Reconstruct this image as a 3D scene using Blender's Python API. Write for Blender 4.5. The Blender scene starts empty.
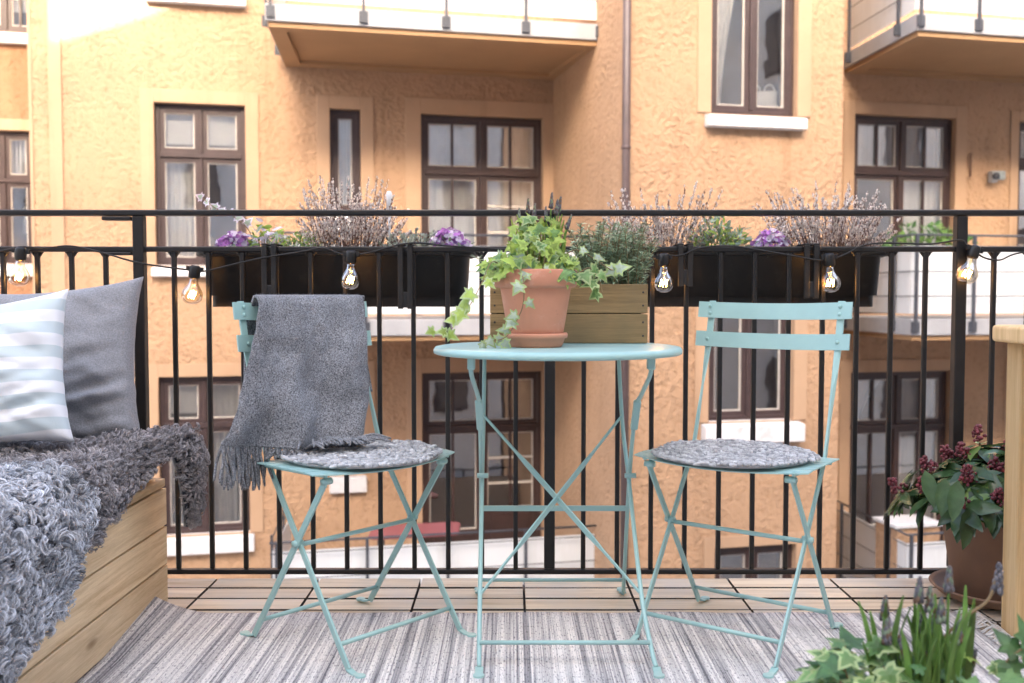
import bpy, math, random
import numpy as np
from mathutils import Vector, Matrix, noise
R = math.radians
rnd = random.Random(7)
PI = math.pi
sc = bpy.context.scene
col = sc.collection

# ------------------------------------------------------------------ helpers
class MB:
    """collects polygons, then links them as one mesh object"""
    def __init__(s):
        s.v = []; s.f = []; s.m = []; s.sm = []; s.n = 0
    def add(s, verts, faces, mat=0, smooth=False):
        o = s.n
        s.v.extend(tuple(p) for p in verts); s.n += len(verts)
        for f in faces:
            s.f.append(tuple(i + o for i in f)); s.m.append(mat); s.sm.append(smooth)
        return s
    def box(s, a, b, mat=0):
        x0, y0, z0 = (min(a[i], b[i]) for i in range(3)); x1, y1, z1 = (max(a[i], b[i]) for i in range(3))
        v = [(x0,y0,z0),(x1,y0,z0),(x1,y1,z0),(x0,y1,z0),(x0,y0,z1),(x1,y0,z1),(x1,y1,z1),(x0,y1,z1)]
        return s.add(v, [(0,3,2,1),(4,5,6,7),(0,1,5,4),(1,2,6,5),(2,3,7,6),(3,0,4,7)], mat)
    def obox(s, fn, a, b, mat=0):
        """box in some local frame; fn maps (s, o, z) to space"""
        t = MB().box(a, b)
        return s.add([fn(*p) for p in t.v], t.f, mat)
    def prism(s, poly, z0, z1, mat=0):
        n = len(poly)
        v = [(p[0], p[1], z0) for p in poly] + [(p[0], p[1], z1) for p in poly]
        f = [tuple(reversed(range(n))), tuple(range(n, 2*n))] + [(i, (i+1) % n, n+(i+1) % n, n+i) for i in range(n)]
        return s.add(v, f, mat)
    def tube(s, pts, r, n=8, mat=0, cap=True, smooth=True):
        pts = [Vector(p) for p in pts]; k = len(pts)
        rs = r if hasattr(r, '__len__') else [r]*k
        ref = None; v = []
        for i, p in enumerate(pts):
            t = (pts[min(i+1, k-1)] - pts[max(i-1, 0)])
            t = t.normalized() if t.length > 1e-9 else Vector((0,0,1))
            if ref is None:
                ref = Vector((0,0,1)) if abs(t.z) < .9 else Vector((1,0,0))
            a = ref - t*ref.dot(t)
            if a.length < 1e-6: a = t.orthogonal()
            a.normalize(); b = t.cross(a); ref = a
            for j in range(n):
                w = 2*PI*j/n
                v.append(p + (a*math.cos(w) + b*math.sin(w))*rs[i])
        f = [(i*n+j, i*n+(j+1) % n, (i+1)*n+(j+1) % n, (i+1)*n+j) for i in range(k-1) for j in range(n)]
        if cap: f += [tuple(reversed(range(n))), tuple(range((k-1)*n, k*n))]
        return s.add(v, f, mat, smooth)
    def flat(s, pts, wdirs, w, t, mat=0):
        """flat bar through pts; wdirs = width direction (one or per point)"""
        pts = [Vector(p) for p in pts]; k = len(pts)
        ds = wdirs if isinstance(wdirs, list) else [wdirs]*k
        ws = w if hasattr(w, '__len__') else [w]*k
        v = []
        for i, p in enumerate(pts):
            tn = (pts[min(i+1, k-1)] - pts[max(i-1, 0)]).normalized()
            a = Vector(ds[i]); a = (a - tn*a.dot(tn)).normalized(); b = tn.cross(a)
            for sa, sb in ((-1,-1),(1,-1),(1,1),(-1,1)):
                v.append(p + a*sa*ws[i]/2 + b*sb*t/2)
        f = [(i*4+j, i*4+(j+1) % 4, (i+1)*4+(j+1) % 4, (i+1)*4+j) for i in range(k-1) for j in range(4)]
        f += [(3,2,1,0), tuple(range((k-1)*4, k*4))]
        return s.add(v, f, mat)
    def lathe(s, prof, n=40, c=(0,0,0), mat=0, smooth=True, ripple=None):
        v = []
        for r, z in prof:
            for j in range(n):
                w = 2*PI*j/n
                v.append((c[0]+r*math.cos(w), c[1]+r*math.sin(w), c[2]+z))
        k = len(prof)
        f = [(i*n+j, i*n+(j+1) % n, (i+1)*n+(j+1) % n, (i+1)*n+j) for i in range(k-1) for j in range(n)]
        if prof[0][0] > 1e-6: f.append(tuple(reversed(range(n))))
        if prof[-1][0] > 1e-6: f.append(tuple(range((k-1)*n, k*n)))
        return s.add(v, f, mat, smooth)
    def grid(s, fn, nu, nv, mat=0, smooth=True, wrap=False):
        v = [fn(i/nu, j/nv) for j in range(nv+1) for i in range(nu+1)]
        f = [(j*(nu+1)+i, j*(nu+1)+i+1, (j+1)*(nu+1)+i+1, (j+1)*(nu+1)+i) for j in range(nv) for i in range(nu)]
        return s.add(v, f, mat, smooth)
    def ball(s, c, r, mat=0, n=6, m=4, sc_=(1,1,1), rot=None):
        v = []; f = []
        for i in range(m+1):
            th = PI*i/m
            for j in range(n):
                w = 2*PI*j/n
                p = Vector((r*sc_[0]*math.sin(th)*math.cos(w), r*sc_[1]*math.sin(th)*math.sin(w), r*sc_[2]*math.cos(th)))
                if rot is not None: p = rot @ p
                v.append(p + Vector(c))
        for i in range(m):
            for j in range(n):
                f.append((i*n+j, (i+1)*n+j, (i+1)*n+(j+1) % n, i*n+(j+1) % n))
        return s.add(v, f, mat, True)
    def build(s, name, mats, parent=None, local=False, bevel=0, subsurf=0, seg=2, solid=0, hard=False):
        me = bpy.data.meshes.new(name)
        off = Vector((0,0,0))
        if parent is not None and not local:
            q = parent
            while q is not None: off += q.location; q = q.parent
        vs = [(p[0]-off.x, p[1]-off.y, p[2]-off.z) for p in s.v]
        me.from_pydata(vs, [], s.f)
        if not isinstance(mats, (list, tuple)): mats = [mats]
        for m in mats: me.materials.append(m)
        me.polygons.foreach_set('material_index', s.m)
        me.polygons.foreach_set('use_smooth', s.sm)
        me.update()
        o = bpy.data.objects.new(name, me); col.objects.link(o)
        if parent is not None: o.parent = parent
        if solid:
            md = o.modifiers.new('solid', 'SOLIDIFY'); md.thickness = solid; md.offset = 0
        if hard: md = o.modifiers.new('split', 'EDGE_SPLIT'); md.split_angle = R(40)
        if bevel:
            md = o.modifiers.new('bevel', 'BEVEL'); md.width = bevel; md.segments = seg; md.limit_method = 'ANGLE'; md.angle_limit = R(40)
        if subsurf:
            md = o.modifiers.new('sub', 'SUBSURF'); md.levels = subsurf; md.render_levels = subsurf
        return o

def tag(o, label=None, cat=None, group=None, kind=None):
    if label: o['label'] = label
    if cat: o['category'] = cat
    if group: o['group'] = group
    if kind: o['kind'] = kind
    return o
def empty(name, loc, label, cat, group=None, rz=0):
    o = bpy.data.objects.new(name, None); col.objects.link(o)
    o.location = loc; o.rotation_euler = (0, 0, rz); o.empty_display_size = .1
    return tag(o, label, cat, group)
def children(o): return [c for c in bpy.data.objects if c.parent == o]
def copy_tree(o, parent=None):
    c = o.copy(); col.objects.link(c)
    if parent is not None: c.parent = parent
    for ch in children(o): copy_tree(ch, c)
    return c

# ------------------------------------------------------------------ camera
F = 995.0; TH = R(2.66); H = .84
cd = bpy.data.cameras.new('camera'); cam = bpy.data.objects.new('camera', cd); col.objects.link(cam)
cam.location = (0, 0, H); cam.rotation_euler = (R(90)-TH, 0, 0)
cd.sensor_width = 36; cd.lens = 36*F/1024; cd.clip_end = 500; cd.clip_start = .02
cd.dof.use_dof = True; cd.dof.focus_distance = 2.5; cd.dof.aperture_fstop = 4.0
sc.camera = cam
def ray(x, y):
    a = (x-512)/F; b = -(y-341.5)/F
    return Vector((a, math.cos(TH)+b*math.sin(TH), -math.sin(TH)+b*math.cos(TH)))
def atY(x, y, Y):
    r = ray(x, y); t = Y/r.y
    return Vector((r.x*t, Y, H+r.z*t))
def X(x, Y): return (x-512)/F*Y*1.0

# ------------------------------------------------------------------ materials
def new_mat(name):
    m = bpy.data.materials.new(name); m.use_nodes = True
    nt = m.node_tree; nt.nodes.clear()
    out = nt.nodes.new('ShaderNodeOutputMaterial'); b = nt.nodes.new('ShaderNodeBsdfPrincipled')
    nt.links.new(b.outputs[0], out.inputs[0])
    return m, nt, b, out
def N(nt, t, **kw):
    n = nt.nodes.new(t)
    for k, v in kw.items():
        if k in n.inputs: n.inputs[k].default_value = v
        else: setattr(n, k, v)
    return n
def ramp(nt, src, stops):
    r = nt.nodes.new('ShaderNodeValToRGB'); nt.links.new(src, r.inputs[0])
    el = r.color_ramp.elements
    while len(el) < len(stops): el.new(.5)
    for e, (p, c) in zip(el, stops):
        e.position = p; e.color = (*c, 1) if len(c) == 3 else c
    return r
def coords(nt, scale=(1,1,1), island=False, kind='Object', rot=(0,0,0)):
    tc = nt.nodes.new('ShaderNodeTexCoord'); mp = nt.nodes.new('ShaderNodeMapping')
    mp.inputs['Scale'].default_value = scale; mp.inputs['Rotation'].default_value = rot
    src = tc.outputs[kind]
    if island:
        g = nt.nodes.new('ShaderNodeNewGeometry'); ml = nt.nodes.new('ShaderNodeMath'); ml.operation = 'MULTIPLY'; ml.inputs[1].default_value = 37.0
        nt.links.new(g.outputs['Random Per Island'], ml.inputs[0])
        ad = nt.nodes.new('ShaderNodeVectorMath'); ad.operation = 'ADD'
        nt.links.new(src, ad.inputs[0]); nt.links.new(ml.outputs[0], ad.inputs[1]); src = ad.outputs[0]
    nt.links.new(src, mp.inputs['Vector'])
    return mp.outputs[0]
def mat(name, c, rough=.6, var=0, vscale=8, bump=0, bscale=60, bdist=.004, metal=0, spec=.5, island=0, c2=None, detail=5, trans=0, stretch=(1,1,1), sheen=0):
    """plain procedural surface: colour mottled by noise, optional bump, optional per-piece variation"""
    m, nt, b, out = new_mat(name)
    L = nt.links.new
    b.inputs['Roughness'].default_value = rough; b.inputs['Metallic'].default_value = metal
    b.inputs['Specular IOR Level'].default_value = spec
    if sheen: b.inputs['Sheen Weight'].default_value = sheen
    co = coords(nt, stretch)
    n = N(nt, 'ShaderNodeTexNoise', Scale=vscale, Detail=detail, Roughness=.6); L(co, n.inputs['Vector'])
    lo = tuple(x*(1-var) for x in c); hi = tuple(min(1, x*(1+var)) for x in c)
    if c2: lo, hi = c, c2
    rp = ramp(nt, n.outputs['Fac'], [(.3, lo), (.7, hi)])
    src = rp.outputs[0]
    if island:
        g = nt.nodes.new('ShaderNodeNewGeometry')
        hs = nt.nodes.new('ShaderNodeHueSaturation'); mr = N(nt, 'ShaderNodeMapRange')
        mr.inputs['To Min'].default_value = 1-island; mr.inputs['To Max'].default_value = 1+island
        L(g.outputs['Random Per Island'], mr.inputs['Value']); L(mr.outputs[0], hs.inputs['Value']); L(src, hs.inputs['Color']); src = hs.outputs[0]
    L(src, b.inputs['Base Color'])
    if bump:
        n2 = N(nt, 'ShaderNodeTexNoise', Scale=bscale, Detail=4, Roughness=.6); L(co, n2.inputs['Vector'])
        bp = N(nt, 'ShaderNodeBump', Strength=bump, Distance=bdist); L(n2.outputs['Fac'], bp.inputs['Height']); L(bp.outputs[0], b.inputs['Normal'])
    if trans:
        tr = nt.nodes.new('ShaderNodeBsdfTranslucent'); L(src, tr.inputs['Color'])
        mx = N(nt, 'ShaderNodeMixShader'); mx.inputs[0].default_value = trans
        L(b.outputs[0], mx.inputs[1]); L(tr.outputs[0], mx.inputs[2]); L(mx.outputs[0], out.inputs[0])
    return m
def wood(name, dark, light, axis='X', rough=.6, grain=1.0, knots=False, grey=None, bump=.25):
    m, nt, b, out = new_mat(name); L = nt.links.new
    st = {'X': (.8, 20, 20), 'Y': (20, .8, 20), 'Z': (20, 20, .8)}[axis]
    co = coords(nt, st, island=True)
    n1 = N(nt, 'ShaderNodeTexNoise', Scale=1.6*grain, Detail=6, Roughness=.65, Distortion=.6); L(co, n1.inputs['Vector'])
    n2 = N(nt, 'ShaderNodeTexNoise', Scale=15*grain, Detail=5, Roughness=.75); L(co, n2.inputs['Vector'])
    ad = N(nt, 'ShaderNodeMath', operation='MULTIPLY_ADD'); ad.inputs[1].default_value = .55
    L(n2.outputs['Fac'], ad.inputs[0]); L(n1.outputs['Fac'], ad.inputs[2])
    rp = ramp(nt, ad.outputs[0], [(.58, dark), (.76, tuple((a+c)/2 for a, c in zip(dark, light))), (.98, light)])
    src = rp.outputs[0]
    if knots:
        kc = coords(nt, {'X': (3.2, 9, 9), 'Y': (9, 3.2, 9), 'Z': (9, 9, 3.2)}[axis], island=True)
        vo = N(nt, 'ShaderNodeTexVoronoi', Scale=.9); L(kc, vo.inputs['Vector'])
        kr = ramp(nt, vo.outputs['Distance'], [(.0, (1,1,1)), (.07, (.9,.9,.9)), (.13, (.15,.15,.15)), (.3, (0,0,0))])
        mx = N(nt, 'ShaderNodeMixRGB', blend_type='MIX'); mx.inputs[2].default_value = (dark[0]*.5, dark[1]*.42, dark[2]*.35, 1)
        L(kr.outputs[0], mx.inputs[0]); L(src, mx.inputs[1]); src = mx.outputs[0]
    if grey:
        n3 = N(nt, 'ShaderNodeTexNoise', Scale=5, Detail=5); L(coords(nt), n3.inputs['Vector'])
        gr = ramp(nt, n3.outputs['Fac'], [(.42, (0,0,0)), (.68, (.8,.8,.8))])
        mx = N(nt, 'ShaderNodeMixRGB', blend_type='MIX'); mx.inputs[2].default_value = (*grey, 1)
        L(gr.outputs[0], mx.inputs[0]); L(src, mx.inputs[1]); src = mx.outputs[0]
    g = nt.nodes.new('ShaderNodeNewGeometry'); hs = nt.nodes.new('ShaderNodeHueSaturation'); mr = N(nt, 'ShaderNodeMapRange')
    mr.inputs['To Min'].default_value = .86; mr.inputs['To Max'].default_value = 1.14
    L(g.outputs['Random Per Island'], mr.inputs['Value']); L(mr.outputs[0], hs.inputs['Value']); L(src, hs.inputs['Color'])
    L(hs.outputs[0], b.inputs['Base Color']); b.inputs['Roughness'].default_value = rough; b.inputs['Specular IOR Level'].default_value = .3
    bp = N(nt, 'ShaderNodeBump', Strength=bump, Distance=.003); L(ad.outputs[0], bp.inputs['Height']); L(bp.outputs[0], b.inputs['Normal'])
    return m
def stucco_mat(name, c, smooth=False):
    m, nt, b, out = new_mat(name); L = nt.links.new
    co = coords(nt)
    n1 = N(nt, 'ShaderNodeTexNoise', Scale=.9, Detail=5, Roughness=.65); L(co, n1.inputs['Vector'])
    n2 = N(nt, 'ShaderNodeTexNoise', Scale=17 if not smooth else 40, Detail=3, Roughness=.55, Distortion=.1); L(co, n2.inputs['Vector'])
    n3 = N(nt, 'ShaderNodeTexNoise', Scale=2.3, Detail=3); L(co, n3.inputs['Vector'])
    n4 = N(nt, 'ShaderNodeTexNoise', Scale=1, Detail=5, Roughness=.6); L(coords(nt, (3.2, 3.2, .28)), n4.inputs['Vector'])
    r1 = ramp(nt, n1.outputs['Fac'], [(.3, tuple(x*.88 for x in c)), (.7, tuple(min(1, x*1.07) for x in c))])
    r2 = ramp(nt, n2.outputs['Fac'], [(.32, (.66,.61,.55)), (.46, (1,1,1)), (.75, (1.0,1.0,1.0))])  # dirt in the hollows, darkened to stand in for relief shade
    r4 = ramp(nt, n4.outputs['Fac'], [(.30, (.80,.77,.74)), (.46, (1,1,1)), (.9, (1.0,1.0,1.0))])
    mx = N(nt, 'ShaderNodeMixRGB', blend_type='MULTIPLY'); mx.inputs[0].default_value = .12 if smooth else .42
    L(r1.outputs[0], mx.inputs[1]); L(r2.outputs[0], mx.inputs[2])
    mx2 = N(nt, 'ShaderNodeMixRGB', blend_type='MULTIPLY'); mx2.inputs[0].default_value = .75
    L(mx.outputs[0], mx2.inputs[1]); L(r4.outputs[0], mx2.inputs[2]); L(mx2.outputs[0], b.inputs['Base Color'])
    b.inputs['Roughness'].default_value = .92; b.inputs['Specular IOR Level'].default_value = .15
    mr = N(nt, 'ShaderNodeMapRange'); mr.inputs['From Min'].default_value = .3; mr.inputs['From Max'].default_value = .7; mr.inputs['To Min'].default_value = .03 if smooth else .35; mr.inputs['To Max'].default_value = .12 if smooth else .9
    L(n3.outputs['Fac'], mr.inputs['Value'])
    bp = N(nt, 'ShaderNodeBump', Strength=.5, Distance=.01 if smooth else .055); L(n2.outputs['Fac'], bp.inputs['Height']); L(mr.outputs[0], bp.inputs['Strength']); L(bp.outputs[0], b.inputs['Normal'])
    return m
def glass_mat(name, lo=.12, hi=.75, tint=(1,1,1), rough=.02, wob=.008):
    m, nt, b, out = new_mat(name); L = nt.links.new
    nt.nodes.remove(b)
    t = N(nt, 'ShaderNodeBsdfTransparent'); t.inputs[0].default_value = (*tint, 1)
    g = N(nt, 'ShaderNodeBsdfGlossy'); g.inputs['Roughness'].default_value = rough
    lw = N(nt, 'ShaderNodeLayerWeight', Blend=.35); mr = N(nt, 'ShaderNodeMapRange')
    mr.inputs['To Min'].default_value = lo; mr.inputs['To Max'].default_value = hi
    L(lw.outputs['Fresnel'], mr.inputs['Value'])
    mx = N(nt, 'ShaderNodeMixShader'); L(mr.outputs[0], mx.inputs[0]); L(t.outputs[0], mx.inputs[1]); L(g.outputs[0], mx.inputs[2])
    if wob:
        n = N(nt, 'ShaderNodeTexNoise', Scale=2.2, Detail=2); L(coords(nt), n.inputs['Vector'])
        bp = N(nt, 'ShaderNodeBump', Strength=wob*10, Distance=.02); L(n.outputs['Fac'], bp.inputs['Height']); L(bp.outputs[0], g.inputs['Normal']) 
    L(mx.outputs[0], out.inputs[0])
    return m
def emit_mat(name, c, s):
    m, nt, b, out = new_mat(name)
    b.inputs['Base Color'].default_value = (*c, 1); b.inputs['Emission Color'].default_value = (*c, 1); b.inputs['Emission Strength'].default_value = s
    return m

STUCCO = (.43, .277, .175)
M = {}
M['stucco'] = stucco_mat('orange roughcast render', STUCCO)
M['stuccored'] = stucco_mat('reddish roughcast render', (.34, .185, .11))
M['band'] = stucco_mat('smooth orange render', (.445, .297, .195), True)
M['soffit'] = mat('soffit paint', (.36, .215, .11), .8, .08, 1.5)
M['fascia'] = mat('balcony fascia', (.30, .305, .325), .55, .12, 3, c2=(.38, .385, .405))
M['panel'] = mat('white balcony sheet', (.64, .66, .68), .5, .03, 2)
M['brownframe'] = mat('dark brown window paint', (.045, .025, .023), .4, .2, 6)
M['winered'] = mat('brown window paint weathered', (.048, .029, .029), .45, .2, 6)
M['putty'] = mat('pale glazing putty', (.50, .46, .42), .7, .1)
M['sill'] = mat('white painted sill', (.62, .62, .64), .6, .06, 6, bump=.3, bscale=30)
M['glass'] = glass_mat('window glass', .20, .9)
M['inside'] = mat('room walls', (.16, .13, .11), .9, .1)
M['blind'] = mat('white blind', (.80, .79, .76), .8, .03, trans=.2)
M['curtain'] = mat('pale curtain', (.80, .79, .76), .9, .06, trans=.2)
M['pipe'] = mat('downpipe paint', (.085, .058, .058), .4, .2, 4)
M['darkmetal'] = mat('dark grey metal', (.05, .055, .07), .45, .2)
M['black'] = mat('black painted iron', (.0045, .0045, .005), .42, .5, 25, bump=.25, bscale=70, bdist=.002)
M['blackplastic'] = mat('black plastic', (.0062, .0058, .0058), .5, .25, 30, bump=.06, bscale=200, bdist=.001)
M['rubber'] = mat('black rubber cable', (.006, .006, .006), .55)
M['teal'] = mat('pale turquoise paint', (.33, .535, .51), .33, .05, 10, bump=.05, bscale=120, bdist=.001)
M['steel'] = mat('worn steel', (.35, .38, .38), .4, .2, 20, metal=.7)
M['terracotta'] = mat('terracotta', (.54, .235, .14), .75, .12, 7, bump=.12, bscale=120, bdist=.002, c2=(.63, .29, .185))
def aged(m, c, scale, lo, hi, amt, stretch=(1,1,1)):
    nt = m.node_tree; b = next(n for n in nt.nodes if n.type == 'BSDF_PRINCIPLED'); lk = b.inputs['Base Color'].links[0]; src = lk.from_socket
    n = N(nt, 'ShaderNodeTexNoise', Scale=scale, Detail=6, Roughness=.7); nt.links.new(coords(nt, stretch), n.inputs['Vector'])
    r = ramp(nt, n.outputs['Fac'], [(lo, (0,0,0)), (hi, (amt,)*3)])
    mx = N(nt, 'ShaderNodeMixRGB', blend_type='MIX'); mx.inputs[2].default_value = (*c, 1)
    nt.links.new(r.outputs[0], mx.inputs[0]); nt.links.new(src, mx.inputs[1]); nt.links.new(mx.outputs[0], b.inputs['Base Color'])
aged(M['terracotta'], (.72, .50, .40), 13, .58, .74, .45)
aged(M['terracotta'], (.30, .16, .10), 30, .62, .75, .5)
aged(M['teal'], (.10, .11, .10), 55, .70, .73, .8)
aged(M['teal'], (.36, .58, .56), 14, .5, .8, .6)
aged(M['panel'], (.42, .42, .40), 3, .52, .8, .5, (1,1,.25))
aged(M['sill'], (.33, .32, .30), 7, .54, .75, .6)
aged(M['blackplastic'], (.045, .042, .038), 20, .55, .8, .5)
aged(M['black'], (.055, .03, .02), 40, .66, .75, .5)
M['brownpot'] = mat('brown clay', (.215, .125, .082), .6, .15, 5, bump=.1, bscale=90, bdist=.002)
M['soil'] = mat('soil', (.035, .025, .018), .95, .4, 60, bump=1, bscale=90, bdist=.01)
M['crate'] = wood('weathered crate wood', (.14, .085, .035), (.40, .265, .12), 'X', .75, grey=(.20, .15, .08), grain=1.4)
M['pine'] = wood('pale pine boards', (.50, .345, .185), (.80, .635, .41), 'Y', .55, knots=True, grain=1.5)
M['postwood'] = wood('pine post', (.46, .29, .12), (.68, .50, .27), 'Z', .55)
M['deck'] = wood('weathered deck slats', (.50, .385, .255), (.80, .675, .50), 'X', .75, grey=(.56, .51, .43))
M['gapshade'] = mat('painted gap shade', (.06, .042, .03), .9, .3, 20)  # dark colour painted as shade for the slat and board gaps
M['nail'] = mat('nail', (.06, .05, .045), .5, metal=.5)
M['concrete'] = mat('balcony slab concrete', (.10, .095, .09), .85, .15, 6)  # darkened so the gaps between deck slats look shaded
M['wool'] = None
M['bud'] = mat('pale pink heather bells', (.92, .77, .70), .8, .2, 40, island=.3, trans=.2)
M['budwhite'] = mat('creamy heath bells', (.62, .66, .54), .8, .2, 40, island=.25, trans=.2)
M['twig'] = mat('brown twig', (.19, .105, .075), .8, .3, 40)
M['violet'] = mat('violet petals', (.42, .17, .46), .6, .3, 50, island=.45, trans=.2)
M['lilac'] = mat('pale lilac petals', (.80, .70, .80), .6, .2, 50, island=.2, trans=.2)
M['greenlight'] = mat('fresh light green leaf', (.33, .46, .09), .5, .25, 30, island=.3, trans=.3)
M['green'] = mat('mid green leaf', (.13, .25, .05), .5, .25, 30, island=.3, trans=.25)
M['greydark'] = mat('grey green leaf', (.20, .27, .17), .6, .2, 30, island=.3, trans=.15)
M['rosemary'] = mat('rosemary needles', (.33, .42, .27), .55, .25, 30, island=.4, trans=.1)
M['ivy'] = mat('ivy green centre', (.16, .30, .09), .42, .25, 40, island=.25, trans=.25)
M['ivyedge'] = mat('ivy pale edge', (.36, .47, .20), .45, .15, 40, island=.2, trans=.25)
M['ivypale'] = mat('ivy pale grey green', (.38, .47, .36), .45, .15, 40, island=.2, trans=.2)
M['ivydark'] = mat('ivy deep green', (.075, .17, .05), .4, .25, 40, island=.25, trans=.2)
M['skimmia'] = mat('skimmia leaf', (.05, .10, .04), .24, .3, 25, island=.35, trans=.12)
M['skimmialight'] = mat('skimmia young leaf', (.15, .26, .07), .35, .25, 25, island=.3, trans=.2)
M['berry'] = mat('dark red skimmia buds', (.14, .022, .032), .42, .3, 60, island=.4)
M['vine'] = mat('vine stem', (.25, .17, .08), .7, .2)
M['muscari'] = mat('closed grape hyacinth buds', (.115, .11, .12), .6, .3, 80, island=.4)
M['dryleaf'] = mat('dry brown tip', (.17, .10, .06), .8, .3, island=.3)
M['redtable'] = mat('rose red table top', (.28, .085, .10), .45, .05)
M['socket'] = mat('black bulb socket', (.006, .006, .006), .4)
M['bulb'] = glass_mat('glow tinted bulb glass', .04, .55, (1.0, .90, .72), 0, 0)  # warm tint in the clear glass stands in for the filament glow
M['filament'] = emit_mat('glowing filament', (1, .50, .16), 32)
M['whitepl'] = mat('white plastic', (.8, .8, .8), .4, .02)
M['plaster'] = mat('pale courtyard plaster', (.70, .66, .60), .9, .12, 1.2)
M['court'] = mat('pale bounce ground', (.40, .38, .35), .9, .2, 4)  # unseen ground, made pale to bounce light up the lower facade

def fabric(name, c1, c2, scale=220, rough=.95, bump=.4, bd=.002, sheen=.2, blot=0, kind='Object', mid=(.35, .65)):
    m, nt, b, out = new_mat(name); L = nt.links.new
    co = coords(nt)
    n = N(nt, 'ShaderNodeTexNoise', Scale=scale, Detail=3, Roughness=.7); L(co, n.inputs['Vector'])
    rp = ramp(nt, n.outputs['Fac'], [(mid[0], c1), (mid[1], c2)]); src = rp.outputs[0]
    if blot:
        n2 = N(nt, 'ShaderNodeTexNoise', Scale=9, Detail=3); L(co, n2.inputs['Vector'])
        r2 = ramp(nt, n2.outputs['Fac'], [(.3, (1-blot,)*3), (.7, (1, 1, 1))])
        mx = N(nt, 'ShaderNodeMixRGB', blend_type='MULTIPLY'); mx.inputs[0].default_value = 1
        L(src, mx.inputs[1]); L(r2.outputs[0], mx.inputs[2]); src = mx.outputs[0]
    L(src, b.inputs['Base Color']); b.inputs['Roughness'].default_value = rough; b.inputs['Specular IOR Level'].default_value = .15
    b.inputs['Sheen Weight'].default_value = sheen
    bp = N(nt, 'ShaderNodeBump', Strength=bump, Distance=bd); L(n.outputs['Fac'], bp.inputs['Height']); L(bp.outputs[0], b.inputs['Normal'])
    return m
M['wool'] = fabric('grey heathered wool', (.038, .040, .046), (.52, .54, .57), 300, blot=.45, bump=.7, bd=.003, mid=(.34, .70))
M['woolfibre'] = mat('grey wool fibre', (.25, .265, .30), .95, .3, 60, island=.5)
M['greylinen'] = fabric('grey linen', (.21, .215, .23), (.33, .335, .355), 260, bump=.35, bd=.0015)
M['knit'] = mat('grey felted yarn', (.47, .475, .48), .95, .25, 60, bump=.8, bscale=200, bdist=.004, island=.3)
M['curl_dark'] = mat('grey sheepskin curls warm', (.36, .34, .345), .8, .35, 14, island=.45)
M['curl_light'] = mat('grey sheepskin curls cool', (.54, .555, .585), .8, .35, 12, island=.4)
M['hide'] = mat('sheepskin hide', (.70, .68, .65), .9, .05)
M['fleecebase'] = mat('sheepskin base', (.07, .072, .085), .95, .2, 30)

def stripe_mat():
    m, nt, b, out = new_mat('white cotton with pale blue stripes'); L = nt.links.new
    tc = nt.nodes.new('ShaderNodeTexCoord'); sx = nt.nodes.new('ShaderNodeSeparateXYZ'); L(tc.outputs['Object'], sx.inputs[0])
    ml = N(nt, 'ShaderNodeMath', operation='MULTIPLY_ADD'); ml.inputs[1].default_value = 1/.060; ml.inputs[2].default_value = .2; L(sx.outputs['Z'], ml.inputs[0])
    fr = N(nt, 'ShaderNodeMath', operation='FRACT'); L(ml.outputs[0], fr.inputs[0])
    rp = ramp(nt, fr.outputs[0], [(.0, (.82, .84, .86)), (.46, (.82, .84, .86)), (.50, (.56, .65, .675)), (.95, (.56, .65, .675))])
    rp.color_ramp.elements[3].position = .96
    e = rp.color_ramp.elements.new(1.0); e.color = (.82, .84, .86, 1)
    L(rp.outputs[0], b.inputs['Base Color']); b.inputs['Roughness'].default_value = .9; b.inputs['Sheen Weight'].default_value = .1; b.inputs['Specular IOR Level'].default_value = .15
    n = N(nt, 'ShaderNodeTexNoise', Scale=300, Detail=2); L(tc.outputs['Object'], n.inputs['Vector'])
    bp = N(nt, 'ShaderNodeBump', Strength=.25, Distance=.001); L(n.outputs['Fac'], bp.inputs['Height']); L(bp.outputs[0], b.inputs['Normal'])
    return m
M['stripe'] = stripe_mat()
def rug_mat():
    m, nt, b, out = new_mat('grey striped rag weave'); L = nt.links.new
    co = coords(nt, (46, .35, 1)); n1 = N(nt, 'ShaderNodeTexNoise', Scale=1, Detail=4, Roughness=.75); L(co, n1.inputs['Vector'])
    co2 = coords(nt, (190, 1.6, 1)); n2 = N(nt, 'ShaderNodeTexNoise', Scale=1, Detail=3, Roughness=.7); L(co2, n2.inputs['Vector'])
    ad = N(nt, 'ShaderNodeMath', operation='MULTIPLY_ADD'); ad.inputs[1].default_value = .55; L(n2.outputs['Fac'], ad.inputs[0]); L(n1.outputs['Fac'], ad.inputs[2])
    rp = ramp(nt, ad.outputs[0], [(.59, (.14, .14, .155)), (.69, (.345, .34, .35)), (.78, (.60, .59, .575)), (.88, (.86, .84, .80))])
    co3 = coords(nt, (260, 75, 1)); n3 = N(nt, 'ShaderNodeTexNoise', Scale=1, Detail=2); L(co3, n3.inputs['Vector'])
    r3 = ramp(nt, n3.outputs['Fac'], [(.33, (.30, .30, .33)), (.44, (1, 1, 1))])
    mx = N(nt, 'ShaderNodeMixRGB', blend_type='MULTIPLY'); mx.inputs[0].default_value = .8
    L(rp.outputs[0], mx.inputs[1]); L(r3.outputs[0], mx.inputs[2]); L(mx.outputs[0], b.inputs['Base Color'])
    b.inputs['Roughness'].default_value = .95; b.inputs['Specular IOR Level'].default_value = .1
    a2 = N(nt, 'ShaderNodeMath', operation='ADD'); L(n2.outputs['Fac'], a2.inputs[0]); L(n3.outputs['Fac'], a2.inputs[1])
    bp = N(nt, 'ShaderNodeBump', Strength=.9, Distance=.006); L(a2.outputs[0], bp.inputs['Height']); L(bp.outputs[0], b.inputs['Normal'])
    return m
M['rug'] = rug_mat()

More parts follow.
